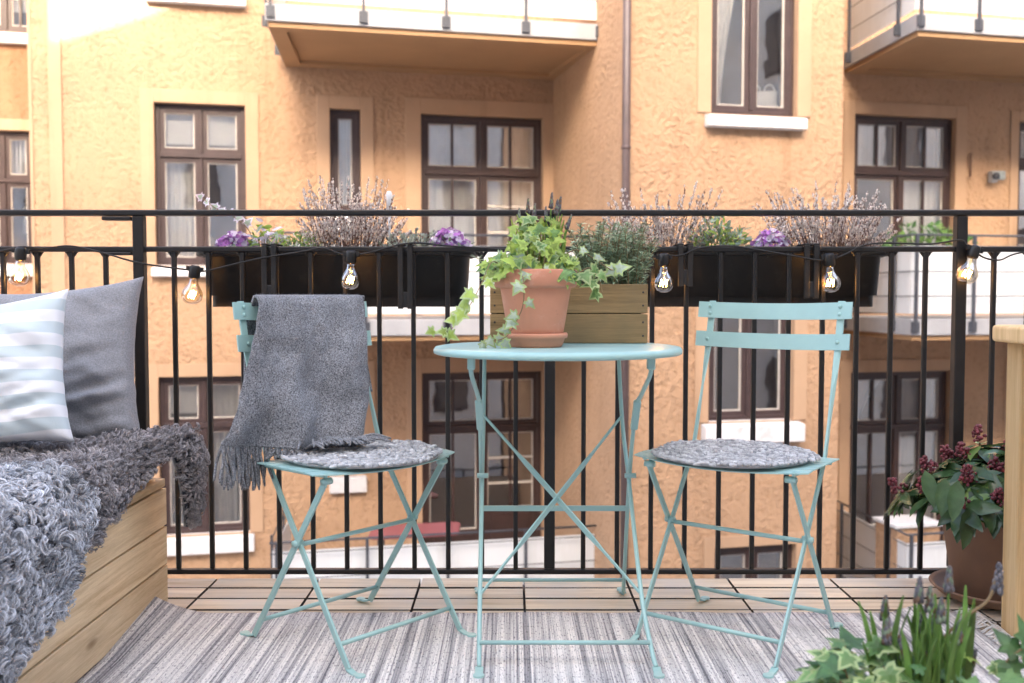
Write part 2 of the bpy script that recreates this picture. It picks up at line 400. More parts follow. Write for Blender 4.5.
# ------------------------------------------------------------------ light
SUN_E = R(22)
w = bpy.data.worlds.new('World'); sc.world = w; w.use_nodes = True
nt = w.node_tree; bg = nt.nodes['Background']
sk = nt.nodes.new('ShaderNodeTexSky'); sk.sky_type = 'NISHITA'; sk.sun_disc = False
sk.sun_elevation = SUN_E; sk.sun_rotation = R(180); sk.air_density = .7; sk.dust_density = 8; sk.ozone_density = 0
nt.links.new(sk.outputs[0], bg.inputs[0]); bg.inputs[1].default_value = .15
sd = bpy.data.lights.new('sun', 'SUN'); sd.energy = 2.6; sd.angle = R(.3); sd.color = (1, .94, .86)
so = bpy.data.objects.new('sun', sd); col.objects.link(so); so.location = (0, -8, 20)
so.rotation_euler = (R(90)-SUN_E, 0, 0)          # shines towards +Y and down
vs = sc.view_settings
vs.view_transform = 'Standard'; vs.look = 'None'; vs.exposure = 3.2; vs.gamma = 1; vs.use_curve_mapping = False

# ------------------------------------------------------------------ ground, deck, slab
MB().box((-60,-30,-4.7),(60,60,-4.5)).build('courtyard_ground', M['court']).__setitem__('kind', 'structure')
tag(MB().box((-2.6,-3.15,-.26),(2.6,2.98,-.035)).build('balcony_slab', M['concrete'], bevel=.004), kind='structure')
d = MB(); T = .3025
for ix in range(-9, 9):
    for iy in range(0, 21):
        x0 = .034 + ix*T; y1 = 2.925 - iy*T
        if y1 < -2.9: continue
        for k in range(3):
            a = y1 - k*T/3
            jz = rnd.uniform(-.0012, .0012)
            q = MB().box((x0+.0035, a-T/3+.008, -.033+jz), (x0+T-.0035, a-.005, 0+jz))
            q.m = [1,0,1,1,1,1]; d.v += q.v; d.f += [tuple(i+d.n for i in f) for f in q.f]; d.m += q.m; d.sm += q.sm; d.n += q.n  # all faces but the top take the painted gap shade
tag(d.build('wooden_deck_floor', [M['deck'], M['gapshade']]), kind='structure')

# ------------------------------------------------------------------ building across the courtyard
ANG = R(13); CA, SA = math.cos(ANG), math.sin(ANG)
class Plane:
    def __init__(s, Y0): s.Y0 = Y0
    def p(s, a, o, z): return (a*CA + o*SA, s.Y0 + a*SA - o*CA, z)
    def at(s, x, y, o=0):
        r = ray(x, y); n = Vector((SA, -CA, 0)); q = Vector(s.p(0, o, 0))
        t = (q - Vector((0,0,H))).dot(n)/r.dot(n); P = Vector((0,0,H)) + r*t
        return (P.x - q.x)*CA + (P.y - q.y)*SA, P.z
    def rect(s, x0, x1, y0, y1):
        xm, ym = (x0+x1)/2, (y0+y1)/2
        return s.at(x0, ym)[0], s.at(x1, ym)[0], s.at(xm, y1)[1], s.at(xm, y0)[1]
PA, PB, PC, PD = Plane(13.0), Plane(10.17), Plane(11.77), Plane(15.6)
ST = 3.3; ZT, ZB = 8.5, -4.5
bld = empty('apartment_building', (0, 13, ZB), 'orange roughcast apartment building with brown windows and balconies across the courtyard', 'building')

def wall(pl, s0, s1, z0, z1, holes, depth=.16, name='wall', mt='stucco'):
    m = MB()
    ss = sorted({s0, s1, *[h[0] for h in holes], *[h[1] for h in holes]}); zs = sorted({z0, z1, *[h[2] for h in holes], *[h[3] for h in holes]})
    ss = [a for a in ss if s0 <= a <= s1]; zs = [a for a in zs if z0 <= a <= z1]
    for i in range(len(ss)-1):
        for j in range(len(zs)-1):
            a, b, c, e = ss[i], ss[i+1], zs[j], zs[j+1]
            if any(h[0] <= (a+b)/2 <= h[1] and h[2] <= (c+e)/2 <= h[3] for h in holes): continue
            m.add([pl.p(a,0,c), pl.p(b,0,c), pl.p(b,0,e), pl.p(a,0,e)], [(0,1,2,3)])
    for a, b, c, e in holes:
        for q in (((a,c),(b,c)), ((b,c),(b,e)), ((b,e),(a,e)), ((a,e),(a,c))):
            (u0,v0),(u1,v1) = q
            m.add([pl.p(u0,0,v0), pl.p(u1,0,v1), pl.p(u1,-depth,v1), pl.p(u0,-depth,v0)], [(0,1,2,3)], 1)
    return m.build(name, [M[mt], M['band']], bld)

def frame_rect(m, pl, a, b, c, e, wd, o0, o1, mt=0):
    m.obox(pl.p, (a,o0,c), (a+wd,o1,e), mt); m.obox(pl.p, (b-wd,o0,c), (b,o1,e), mt)
    m.obox(pl.p, (a+wd,o0,c), (b-wd,o1,c+wd), mt); m.obox(pl.p, (a+wd,o0,e-wd), (b-wd,o1,e), mt)

def window(pl, rc, rows, name='window', surround=.16, sill=None, fm='brownframe', sw=.05, top_sur=True):
    """rows: list (from the top) of (height fraction, [cells]); a cell is (width fraction, vbars, hbars, backing, solid fraction)"""
    s0, s1, z0, z1 = rc
    m = MB(); fo, fi = -.075, -.155
    frame_rect(m, pl, s0+.002, s1-.002, z0+.002, z1-.002, .055, fo, fi)
    ze = z1-.055; H_ = z1-z0-.11; zt = ze
    cells = []
    for ri, (hf, cs) in enumerate(rows):
        zb = zt - H_*hf
        if ri < len(rows)-1: m.obox(pl.p, (s0+.057, fo+.018, zb-.032), (s1-.057, fi+.002, zb+.032))
        u = s0+.055; W = s1-s0-.11
        for ci, cdef in enumerate(cs):
            u1 = u + W*cdef[0]
            if ci < len(cs)-1: m.obox(pl.p, (u1-.022, fo+.01, zb+(.033 if ri < len(rows)-1 else .002)), (u1+.022, fi+.003, zt-(.033 if ri else .002)))
            cells.append((u+(.024 if ci else .002), u1-(.024 if ci < len(cs)-1 else .002), zb+(.034 if ri < len(rows)-1 else .002), zt-(.034 if ri else .002), cdef))
            u = u1
        zt = zb
    win = m.build(name, M[fm], bld, bevel=.006, seg=1)
    for a, b, c, e, (wf, vb, hb, back, solid) in cells:
        sm = MB(); frame_rect(sm, pl, a, b, c, e, sw, fo-.012, fi+.012)
        c2 = c+sw; e2 = e-sw; a2, b2 = a+sw, b-sw
        if solid:
            zz = c2 + (e2-c2)*solid
            sm.obox(pl.p, (a2, fo-.02, c2), (b2, fi+.014, zz)); sm.obox(pl.p, (a2+.05, fo-.008, c2+.06), (b2-.05, fo-.021, zz-.07))
            c2 = zz
        # pale putty line round the glass, then bars
        frame_rect(sm, pl, a2, b2, c2, e2, .014, fo-.028, fo-.045, 1)
        for k in range(vb):
            x = a2 + (b2-a2)*(k+1)/(vb+1); sm.obox(pl.p, (x-.016, fo-.014, c2), (x+.016, fo-.043, e2)); 
        for k in range(hb):
            z = c2 + (e2-c2)*(k+1)/(hb+1); sm.obox(pl.p, (a2, fo-.018, z-.014), (b2, fo-.04, z+.014), 1)
        sm.build('sash', [M[fm], M['putty']], win)
        MB().obox(pl.p, (a2+.002, fo-.046, c2+.002), (b2-.002, fo-.05, e2-.002)).build('pane', M['glass'], win)
        if back == 'blind':
            MB().obox(pl.p, (a2-.02, -.20, c2+(e2-c2)*.14), (b2+.02, -.203, e2+.03)).build('blind', M['blind'], win)
        elif back in ('curtain', 'drape'):
            ph = rnd.uniform(0, 6)
            def fn(u, v, a=a2-.03, b=b2+.03, c=c2-.03, e=e2+.03, ph=ph):
                wv = .02*math.sin(u*32+ph)+.01*math.sin(u*71+ph*2)
                uu = u
                if back == 'drape': uu = u*(.35+.65*v**1.5) 
                return pl.p(a+(b-a)*uu, -.25+wv, c+(e-c)*v)
            MB().grid(fn, 40, 6).build('curtain', M['curtain'], win)
    r = MB()
    for q in ([(s0,-.16,z0),(s0-.3,-1.0,z0-.2),(s1+.3,-1.0,z0-.2),(s1,-.16,z0)], [(s0,-.16,z1),(s1,-.16,z1),(s1+.3,-1.0,z1+.2),(s0-.3,-1.0,z1+.2)],
              [(s0,-.16,z0),(s0,-.16,z1),(s0-.3,-1.0,z1+.2),(s0-.3,-1.0,z0-.2)], [(s1,-.16,z0),(s1+.3,-1.0,z0-.2),(s1+.3,-1.0,z1+.2),(s1,-.16,z1)],
              [(s0-.3,-1.0,z0-.2),(s0-.3,-1.0,z1+.2),(s1+.3,-1.0,z1+.2),(s1+.3,-1.0,z0-.2)]):
        r.add([pl.p(*p) for p in q], [(0,1,2,3)])
    r.build('room_interior', M['inside'], win)
    if surround:
        g = MB(); k = surround; pr = .018
        g.obox(pl.p, (s0-k, pr, z0), (s0, .003, z1+(k if top_sur else 0))); g.obox(pl.p, (s1, pr, z0), (s1+k, .003, z1+(k if top_sur else 0)))
        if top_sur: g.obox(pl.p, (s0, pr, z1), (s1, .003, z1+k))
        g.build('surround', M['band'], win, bevel=.005, seg=1)
    if sill:
        sh, ov, pj = sill
        g = MB(); z = z0-.002
        pts = [(-.07, z), (pj, z-.03), (pj, z-sh), (-.07, z-sh)]
        v = [pl.p(s0-ov, o, q) for o, q in pts] + [pl.p(s1+ov, o, q) for o, q in pts]
        g.add(v, [(0,1,2,3)[::-1], (4,5,6,7), (0,4,7,3)[::-1], (1,2,6,5), (0,1,5,4), (3,7,6,2)])
        g.build('window_sill', M['sill'], win, bevel=.012)
    return win

def shift(rc, dz=-ST, **k):
    r = list(rc); r[2] += dz; r[3] += dz
    return tuple(r)
# openings, measured off the photograph on each wall plane
w1 = PA.rect(155, 246, 104, 266)
w2 = PA.rect(330, 361, 109, 213)
dA = (PA.rect(421, 543, 116, 200)[0], PA.rect(421, 543, 116, 200)[1], .60, PA.rect(421, 543, 116, 200)[3])
wB = list(PB.rect(711, 797, 60, 115)); wB[3] = wB[2] + 1.78; wB = tuple(wB)
wBl = shift(wB)
wBb = PB.rect(714, 795, 546, 640)
dC = (PC.rect(854, 955, 116, 200)[0], PC.rect(854, 955, 116, 200)[1], .60, PC.rect(854, 955, 116, 200)[3])
wC2 = (PC.rect(1018, 1070, 122, 200)[0], PC.rect(1018, 1075, 122, 200)[1], 1.4, dC[3])
wD = PD.rect(-45, 34, 130, 264)
wDu = list(PD.rect(-45, 34, -100, 31)); wDu = tuple(wDu)
sA0, sA1 = PA.at(33, 300)[0], PA.at(553, 300)[0]
sB0, sB1 = PB.at(623, 300)[0], PB.at(840, 300)[0]
sC0, sC1 = PC.at(800, 300)[0], 9.5
wall(PA, sA0, sA1+.05, ZB, ZT, [w1, shift(w1), w2, shift(w2), dA, shift(dA)])
wall(PB, sB0, sB1, ZB, ZT, [wB, wBl, wBb])
wall(PC, sC0, sC1, ZB, ZT, [dC, shift(dC), wC2, shift(wC2)])
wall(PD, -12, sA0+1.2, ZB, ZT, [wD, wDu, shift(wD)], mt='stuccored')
# return walls of the projecting bay and of the left wing
m = MB(); b0 = PB.p(sB0, 0, 0); b1 = PB.p(sB0, -3.1, 0)
m.add([(b0[0],b0[1],ZB),(b1[0],b1[1],ZB),(b1[0],b1[1],ZT),(b0[0],b0[1],ZT)], [(0,1,2,3)])
b0 = PB.p(sB1, 0, 0); b1 = PB.p(sB1, -2.2, 0)
m.add([(b0[0],b0[1],ZB),(b1[0],b1[1],ZB),(b1[0],b1[1],ZT),(b0[0],b0[1],ZT)], [(3,2,1,0)])
b0 = PA.p(sA0, 0, 0); b1 = PA.p(sA0, -3.0, 0)
m.add([(b0[0],b0[1],ZB),(b1[0],b1[1],ZB),(b1[0],b1[1],ZT),(b0[0],b0[1],ZT)], [(0,1,2,3)])
m.build('return_wall', M['stucco'], bld)
# smooth pilaster strips at the left corner
m = MB()
for x0, x1, pr in ((33.3, 36.5, .012), (53, 66, .02)):
    m.obox(PA.p, (PA.at(x0,300)[0], pr, ZB), (PA.at(x1,300)[0], .002, ZT))
m.build('corner_band', M['band'], bld)
two = [(.5,0,0,'blind',0),(.5,0,0,'blind',0)]
window(PA, w1, [(.30, two), (.70, [(.5,0,0,'curtain',0),(.5,0,0,None,0)])], sill=(.13,.05,.10), fm='winered')
window(PA, shift(w1), [(.30, [(.5,0,0,'blind',0),(.5,0,0,'curtain',0)]), (.70, [(.5,0,0,'curtain',0),(.5,0,0,'curtain',0)])], sill=(.22,.05,.10), fm='winered')
window(PA, w2, [(1, [(1,0,0,'curtain',0)])], sill=(.22,.04,.08), fm='winered')
window(PA, shift(w2), [(1, [(1,0,0,None,0)])], sill=(.22,.04,.08))
rowU = [(.5,1,0,'curtain',0),(.5,1,0,'curtain',0)]
window(PA, dA, [(.275, rowU), (.725, [(.5,1,0,'curtain',.18),(.5,1,2,'curtain',.38)])], name='balcony_door', surround=.2)
window(PA, shift(dA), [(.275, [(.5,1,0,None,0),(.5,1,0,None,0)]), (.725, [(.5,1,0,None,.22),(.5,1,2,None,.38)])], name='balcony_door', surround=.2)
window(PB, wB, [(1, [(.5,0,0,'drape',0),(.5,0,0,None,0)])], sill=(.15,.07,.12), fm='winered')
window(PB, wBl, [(1, [(.5,0,0,None,0),(.5,0,0,None,0)])], sill=(.22,.08,.14), fm='winered')
window(PB, wBb, [(1, [(.5,0,0,None,0),(.5,0,0,None,0)])], name='basement_window', surround=.13)
window(PC, dC, [(.275, rowU), (.725, [(.48,0,0,None,.2),(.52,1,0,'curtain',.2)])], name='balcony_door', surround=.16)
window(PC, shift(dC), [(.275, [(.5,1,0,'drape',0),(.5,1,0,'curtain',0)]), (.725, [(.48,1,0,None,.25),(.52,1,0,'curtain',.2)])], name='balcony_door', surround=.16)
window(PC, wC2, [(.3, [(1,0,0,'curtain',0)]), (.7, [(1,0,0,None,0)])], surround=.13)
window(PC, shift(wC2), [(1, [(1,0,0,None,0)])], surround=.13)
window(PD, wD, [(.36, [(.62,0,0,'curtain',0),(.38,0,0,'curtain',0)]), (.64, [(.62,0,0,None,0),(.38,0,0,None,0)])], sill=(.17,.05,.1), surround=.16)
window(PD, wDu, [(1, [(.62,0,0,'curtain',0),(.38,1,1,'blind',0)])], sill=(.17,.05,.1), surround=0)
window(PD, shift(wD), [(1, [(.62,0,0,None,0),(.38,0,0,None,0)])], sill=(.17,.05,.1), surround=.16)
# cornice above the left window (a stone sill at the top of the frame)
zc = PA.at(196, 4)[1]
MB().obox(PA.p, (PA.at(146,0)[0], .12, zc-.02), (PA.at(246,0)[0], .002, zc+.14)).build('upper_sill', M['sill'], bld, bevel=.01)
# downpipe on the corner of the bay
pp = PB.p(sB0+.005, .06, 0); m = MB()
m.tube([(pp[0],pp[1],ZB),(pp[0],pp[1],ZT)], .043, 16)
for z in (-3.2, -1.4, .4, 2.35, 4.2): m.tube([(pp[0],pp[1],z),(pp[0],pp[1],z+.035)], .05, 16)
m.build('downpipe', M['pipe'], bld)

def balcony(pl, s0f, s1f, s0w, s1w, out, zb, wires=3, left_side=True, posts=None):
    """slab (thing's part) with fascia, soffit, posts, sheets and wires as its sub-parts"""
    poly = [(s0w,0),(s0f,out),(s1f,out),(s1w,0)]
    def P(poly, z): return [pl.p(a,o,z) for a, o in poly]
    def inset(k): 
        return [(s0w+k*.9, .002), (s0f+k, out-k), (s1f-k*.6, out-k), (s1w-k*.6, .002)]
    m = MB()
    # fascia ring + slab
    m.prism([pl.p(a,o,0)[:2] for a, o in poly][::-1], zb+.02, zb+.20)
    sl = m.build('balcony', M['fascia'], bld, bevel=.008)
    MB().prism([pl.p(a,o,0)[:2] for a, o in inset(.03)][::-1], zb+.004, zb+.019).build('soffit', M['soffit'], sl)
    ring = MB(); A, B = inset(.035), inset(.22)
    B = [(B[0][0], .2), B[1], B[2], (B[3][0], .2)]
    n = 4
    v = [pl.p(a,o,zb+.003) for a, o in A]+[pl.p(a,o,zb+.003) for a, o in B]+[pl.p(a,o,zb-.035) for a, o in A]+[pl.p(a,o,zb-.035) for a, o in B]
    f = []
    for i in range(4):
        j = (i+1) % 4
        f += [(8+i, 8+j, 12+j, 12+i), (i, j, 8+j, 8+i), (4+i, 12+i, 12+j, 4+j)]
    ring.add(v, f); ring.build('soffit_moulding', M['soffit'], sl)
    zt = zb+.20
    # posts
    L = s1f - s0f
    posts = posts or [.02, .27, .52, .76, .99]
    spots = [(s0f+L*q, out+.02) for q in posts]
    if left_side: spots += [(s0w+(s0f-s0w)*q-.03, out*q) for q in (.12, .80)]
    for a, o in spots:
        q = MB(); q.obox(pl.p, (a-.016,o+.016,zb+.06), (a+.016,o-.012,zt+.92)); q.obox(pl.p, (a-.045,o+.008,zb+.05), (a+.045,o-.018,zb+.17))
        q.build('railing_post', M['darkmetal'], sl)
    run = [(s0w-.02, .05), (s0f-.01, out+.01), (s1f, out+.01)] if left_side else [(s0f-.01, out+.01), (s1f, out+.01)]
    for k, h in enumerate((.25, .52, .80, .92)):
        MB().tube([pl.p(a,o,zt+h) for a, o in run], .006 if h < .9 else .013, 6).build('railing_wire' if h < .9 else 'railing_top', M['darkmetal'], sl)
    q = MB(); q.obox(pl.p, (s0f+.02, out-.05, zt+.055), (s1f-.02, out-.056, zt+.81))
    q.build('privacy_sheet', M['panel'], sl)
    if left_side:
        a0 = pl.p(s0w+.03, .08, 0); a1 = pl.p(s0f+.015, out-.06, 0); b0 = pl.p(s0w+.04, .08, 0); b1 = pl.p(s0f+.02, out-.06, 0)
        q = MB(); q.prism([a0[:2], a1[:2], b1[:2], b0[:2]], zt+.055, zt+.81); q.build('privacy_sheet', M['panel'], sl)
    return sl
OUT = 1.86
PAf, PCf = Plane(13.0 - OUT/CA), Plane(11.77 - OUT/CA)
sAw0 = PA.at(283, 66)[0]; sAf0 = PAf.at(265, 28)[0] ; sAf1 = PAf.at(604, 47)[0]
# plane coordinates share the direction; convert along-wall position from the front plane to the wall frame
offA = -OUT*math.tan(ANG)
def conv(s, Pf, Pw):
    q = Pf.p(s, 0, 0); return (q[0]-0)*CA + (q[1]-Pw.Y0)*SA
for k in (0, -1, -2):
    balcony(PA, conv(sAf0,PAf,PA), conv(sAf1,PAf,PA), sAw0, sA1+.02, OUT, 3.68+k*ST, posts=[.015, .275, .515, .755, .985])
sCf0 = conv(PCf.at(917, 33)[0], PCf, PC); sCw0 = PC.at(843, 66)[0]
for k in (0, -1, -2):
    balcony(PC, sCf0, sCf0+3.6, sCw0, sCf0+3.6, OUT, 3.68+k*ST, posts=[.01, .21, .45, .7, .95])

# floodlight, hook, things on the balconies
fl = empty('wall_floodlight', PC.p(PC.at(992,178)[0], .02, PC.at(992,178)[1]), 'small grey floodlight fixed to the orange wall right of the balcony door', 'lamp')
z = PC.at(992,178)[1]; s = PC.at(992,178)[0]
m = MB(); m.obox(PC.p, (s-.09,.12,z-.07), (s+.0,.03,z+.08)); m.build('housing', M['fascia'], fl, bevel=.01)
m = MB(); c0 = Vector(PC.p(s-.05,.12,z+.01)); c1 = Vector(PC.p(s-.05,.16,z+.01)); m.tube([c0,c1], .045, 16); m.build('lens', M['darkmetal'], fl)
m = MB(); m.obox(PC.p, (s+.005,.10,z-.03), (s+.13,.02,z+.085)); m.build('bracket', M['steel'], fl, bevel=.008)
s, z = PC.at(969,166); m = MB(); m.tube([PC.p(s,.03,z+.17),PC.p(s+.005,.03,z-.12),PC.p(s-.02,.06,z-.14)], .012, 8)
tag(m.build('wall_hook', M['twig']), 'thin rusty rod hook on the orange wall beside the balcony door', 'hook')
# red table on the lower balcony
zt = 3.68-2*ST+.20
tb = PAf.at(420, 531)
q0 = Vector((-1.15, 11.75, zt))
rt = empty('outdoor_table', q0, 'rose red table on the balcony below in the opposite building', 'table')
m = MB(); 
pts = []
for cx, cy, a0 in ((.42,.2,0),(-.42,.2,90),(-.42,-.2,180),(.42,-.2,270)):
    for k in range(5):
        a = R(a0+k*22.5); pts.append((q0.x+cx+.1*math.cos(a), q0.y+cy+.1*math.sin(a)+cx*.23))
m.prism(pts, zt+.74, zt+.775); m.build('tabletop', M['redtable'], rt, bevel=.006)
for sx in (-.4,.4):
    for sy in (-.18,.18):
        m = MB(); m.tube([(q0.x+sx, q0.y+sy+sx*.23, zt), (q0.x+sx, q0.y+sy+sx*.23, zt+.74)], .018, 8); m.build('leg', M['darkmetal'], rt)
# rendered pier with pale capping on the lower right balcony
c = PC.p(sCf0+.25, OUT-.45, zt)
pr = empty('balcony_pier', c, 'orange rendered block with pale top slab on the lower right balcony', 'block')
m = MB(); m.obox(lambda a,o,z: PC.p(sCf0+.25+a, OUT-.45+o, z), (-.22,-.2,zt), (.34,.2,zt+.93)); m.build('base', M['stucco'], pr)
m = MB(); m.obox(lambda a,o,z: PC.p(sCf0+.25+a, OUT-.45+o, z), (-.25,-.23,zt+.931), (.37,.23,zt+.975)); m.build('capping', M['sill'], pr, bevel=.008)
# things seen behind the glass
def lathe_thing(name, loc, prof, mt, label, cat, base=None):
    t = empty(name, loc, label, cat)
    MB().lathe(prof, 24).build('shade', mt, t, local=True)
    if base: MB().lathe(base, 16).build('stem', M['darkmetal'], t, local=True)
    return t
s, z = PA.at(203, 240); p = PA.p(s, -.4, w1[2]-.15)
lathe_thing('table_lamp', p, [(.02,.62),(.17,.38),(.165,.38),(.015,.61)], M['blind'], 'white cone lamp behind the left window above the planter', 'lamp', [(.09,0),(.09,.02),(.012,.03),(.012,.5)])
s, z = PD.at(27, 222); p = PD.p(s, -.35, wD[2]-.1)
lathe_thing('table_lamp', p, [(.12,.92),(.13,.55),(.125,.55),(.115,.92)], M['blind'], 'small white drum lamp behind the far left window', 'lamp', [(.08,0),(.08,.02),(.03,.06),(.06,.25),(.012,.4),(.012,.7)])
s, z = PB.at(773, 112); p = Vector(PB.p(s, -.3, wB[2]-.05))
bg_ = empty('carrier_bag', p, 'white bag with two loop handles behind the upper bay window', 'bag')
m = MB(); m.add([p+Vector(q) for q in ((-.17,-.05,0),(.17,-.05,0),(.17,.05,0),(-.17,.05,0),(-.19,-.02,.36),(.19,-.02,.38),(.19,.02,.38),(-.19,.02,.36))], [(0,3,2,1),(4,5,6,7),(0,1,5,4),(1,2,6,5),(2,3,7,6),(3,0,4,7)])
m.build('bag_body', M['blind'], bg_, bevel=.02)
for cx in (-.11, .05):
    m = MB(); m.tube([p+Vector((cx+.05+.06*math.cos(a), 0, .36+.08*math.sin(a))) for a in [PI*k/8 for k in range(9)]], .01, 6); m.build('handle', M['blind'], bg_)

# unseen building behind the camera, form made up for courtyard shade and window reflections
SB = -10.0                                    # tall wing set back so more sky light reaches the balcony
tn = math.tan(SUN_E)
def hz(x, z): return z + ((12.98 + x*SA/CA) - SB)*tn
xe = -5.36
prof = [(-18,-4.5),(18,-4.5),(18,hz(18,6)-2.5),(9,hz(9,5.2)),(1.5,hz(1.5,6.4)),(xe,hz(xe,3.80)),(xe,hz(xe,7.4)),(-18,hz(xe,7.4))]  # roofline sloped and notched so the sun reaches only one facade patch
own = empty('courtyard_building', (0,-1.8,-4.5), 'unseen plastered building of this balcony, roofline shaped to leave one sun patch', 'building')
m = MB(); n = len(prof)
v = [(x,SB,z) for x, z in prof]+[(x,SB-.6,z) for x, z in prof]
m.add(v, [tuple(range(n)), tuple(reversed(range(n,2*n)))]+[(i,n+i,n+(i+1)%n,(i+1)%n) for i in range(n)])
m.build('wall', M['plaster'], own)
m = MB(); m.box((-18,SB+.01,-4.5),(18,-3.2,2.5)); m.build('front_block', M['plaster'], own)  # kept low and set back to let more light onto the balcony
m = MB(); m.box((15,SB+.005,-4.5),(15.6,16,11.5)); m.build('reflection_wing', M['plaster'], own)  # added wing, so the right-hand windows reflect a wall, not sky
for y in (-6.5,-3.0,.5,4.0,7.5,11.0):
    for z in (-3.4,-.1,3.2,6.5):
        q = MB(); q.box((14.92,y-.55,z+.7),(14.995,y+.55,z+2.4)); wn = q.build('window', M['winered'], own)
        q = MB(); q.box((14.91,y-.47,z+.78),(14.919,y-.03,z+2.32)); q.box((14.91,y+.03,z+.78),(14.919,y+.47,z+2.32)); q.build('pane', M['inside'], wn)
for x in (-12.6,-9.5,-6.4,-3.4,-.3,2.8,5.9,9.0,12.1):
    for z in (3.2,6.5):
        q = MB(); q.box((x-.55,SB+.08,z+.7),(x+.55,SB+.005,z+2.4)); wn = q.build('window', M['winered'], own)
        q = MB(); q.box((x-.47,SB+.09,z+.78),(x-.03,SB+.081,z+2.32)); q.box((x+.03,SB+.09,z+.78),(x+.47,SB+.081,z+2.32)); q.build('pane', M['inside'], wn)
    for z in (-3.4,-.1):
        if abs(x) < 2: continue
        q = MB(); q.box((x-.55,-3.12,z+.7),(x+.55,-3.195,z+2.4)); wn = q.build('window', M['winered'], own)
        q = MB(); q.box((x-.47,-3.11,z+.78),(x-.03,-3.119,z+2.32)); q.box((x+.03,-3.11,z+.78),(x+.47,-3.119,z+2.32)); q.build('pane', M['inside'], wn)

# ------------------------------------------------------------------ railing
RY = 2.95
rl = empty('balcony_railing', (0, RY, 0), 'black iron balcony railing of thin upright bars', 'railing')
m = MB(); m.box((-2.5,RY-.02,1.074),(2.5,RY+.02,1.091)); m.build('top_rail', M['black'], rl, bevel=.004)
m = MB(); m.box((-2.5,RY-.009,.968),(2.5,RY+.009,.984)); m.build('middle_rail', M['black'], rl, bevel=.003)
m = MB(); m.box((-2.5,RY-.012,.006),(2.5,RY+.012,.021)); m.build('bottom_rail', M['black'], rl, bevel=.003)
PX = [.112-.101*24, .112-.101*12, .112, .112+.101*12, .112+.101*24]
for x in PX:
    if abs(x) > 2.4: continue
    m = MB(); m.box((x-.016,RY-.016,.0245),(x+.016,RY+.016,1.0735)); m.build('post', M['black'], rl, bevel=.003)
bar = None
for k in range(-20, 21):
    x = .112 + .101*k
    if k % 12 == 0: continue
    if bar is None:
        m = MB(); m.box((-.0068,-.0068,.0215),(.0068,.0068,.9675))
        for s in (-1,1):      # weld fillets under the middle rail
            m.add([(s*.0069,-.004,.9675),(s*.019,-.004,.9675),(s*.0069,-.004,.951),(s*.0069,.004,.9675),(s*.019,.004,.9675),(s*.0069,.004,.951)], [(0,1,2),(3,5,4),(0,2,5,3),(1,4,5,2)])
        bar = m.build('baluster', M['black'], rl, local=True, bevel=.002, seg=1); b = bar
    else:
        b = bar.copy(); col.objects.link(b); b.parent = rl
    b.location = (x, 0, 0)
for z0, z1, x0, x1 in ((1.060,1.0715,-1.205,-1.12), (.958,.9675,-1.205,-1.12)):
    m = MB(); m.box((x0,RY-.018,z0),(x1,RY+.018,z1)); m.build('splice_plate', M['black'], rl, bevel=.003)

# ------------------------------------------------------------------ planters hung outside the railing
def rrect(w, d, r, n=6):
    p = []
    for cx, cy, a0 in ((w/2-r,d/2-r,0),(-w/2+r,d/2-r,90),(-w/2+r,-d/2+r,180),(w/2-r,-d/2+r,270)):
        for k in range(n+1):
            a = R(a0+90*k/n); p.append((cx+r*math.cos(a), cy+r*math.sin(a)))
    return p
def loft(m, rings, mat=0, cap0=True, cap1=True, smooth=True):
    n = len(rings[0]); v = [p for rg in rings for p in rg]
    f = [(i*n+j, i*n+(j+1)%n, (i+1)*n+(j+1)%n, (i+1)*n+j) for i in range(len(rings)-1) for j in range(n)]
    m.add(v, f, mat, smooth)
    if cap0: m.add(rings[0], [tuple(reversed(range(n)))], mat)
    if cap1: m.add(rings[-1], [tuple(range(n))], mat)
def planter(cx, hooks, label):
    Y = 3.085
    t = empty('balcony_planter', (cx, Y, .805), label, 'planter', 'black plastic planters hung on the railing')
    m = MB(); z0 = .805
    spec = [(.765,.135,.03,0),(.765,.135,.03,.034),(.785,.155,.035,.0345),(.80,.175,.04,.15),(.805,.18,.04,.152),(.845,.205,.05,.153),(.85,.21,.05,.158),(.85,.21,.05,.172),(.835,.195,.05,.176),(.825,.185,.045,.165),(.82,.18,.045,.150)]
    loft(m, [[(cx+x, Y+y, z0+h) for x, y in rrect(w_, d_, r_)] for w_, d_, r_, h in spec], cap1=False)
    m.build('box', M['blackplastic'], t)
    m = MB(); loft(m, [[(cx+x, Y+y, z0+.151) for x, y in rrect(.82,.18,.045)]], cap0=False)
    m.build('soil', M['soil'], t)
    for hx, zb in hooks:
        m = MB()
        for dx in (-.016, .012):
            m.box((hx+dx-.008,RY-.030,zb),(hx+dx+.008,RY-.021,.987))
            m.box((hx+dx-.008,RY-.030,.987),(hx+dx+.008,RY+.06,.992))
        m.box((hx-.024,RY-.028,zb+.004),(hx+.02,RY-.022,zb+.05))
        m.build('hook', M['blackplastic'], t, bevel=.002)
    return t
xL, xR = (X(207,3.08)+X(470,3.08))/2+.005, .72
planter(xL, [(X(270,2.92), .82), (X(406,2.92), .80)], 'long black plastic planter left on the railing, violet flowers at both ends')
planter(xR, [(X(686,2.92), .865), (X(812,2.92), .83)], 'long black plastic planter behind the right chair, heather at both ends')

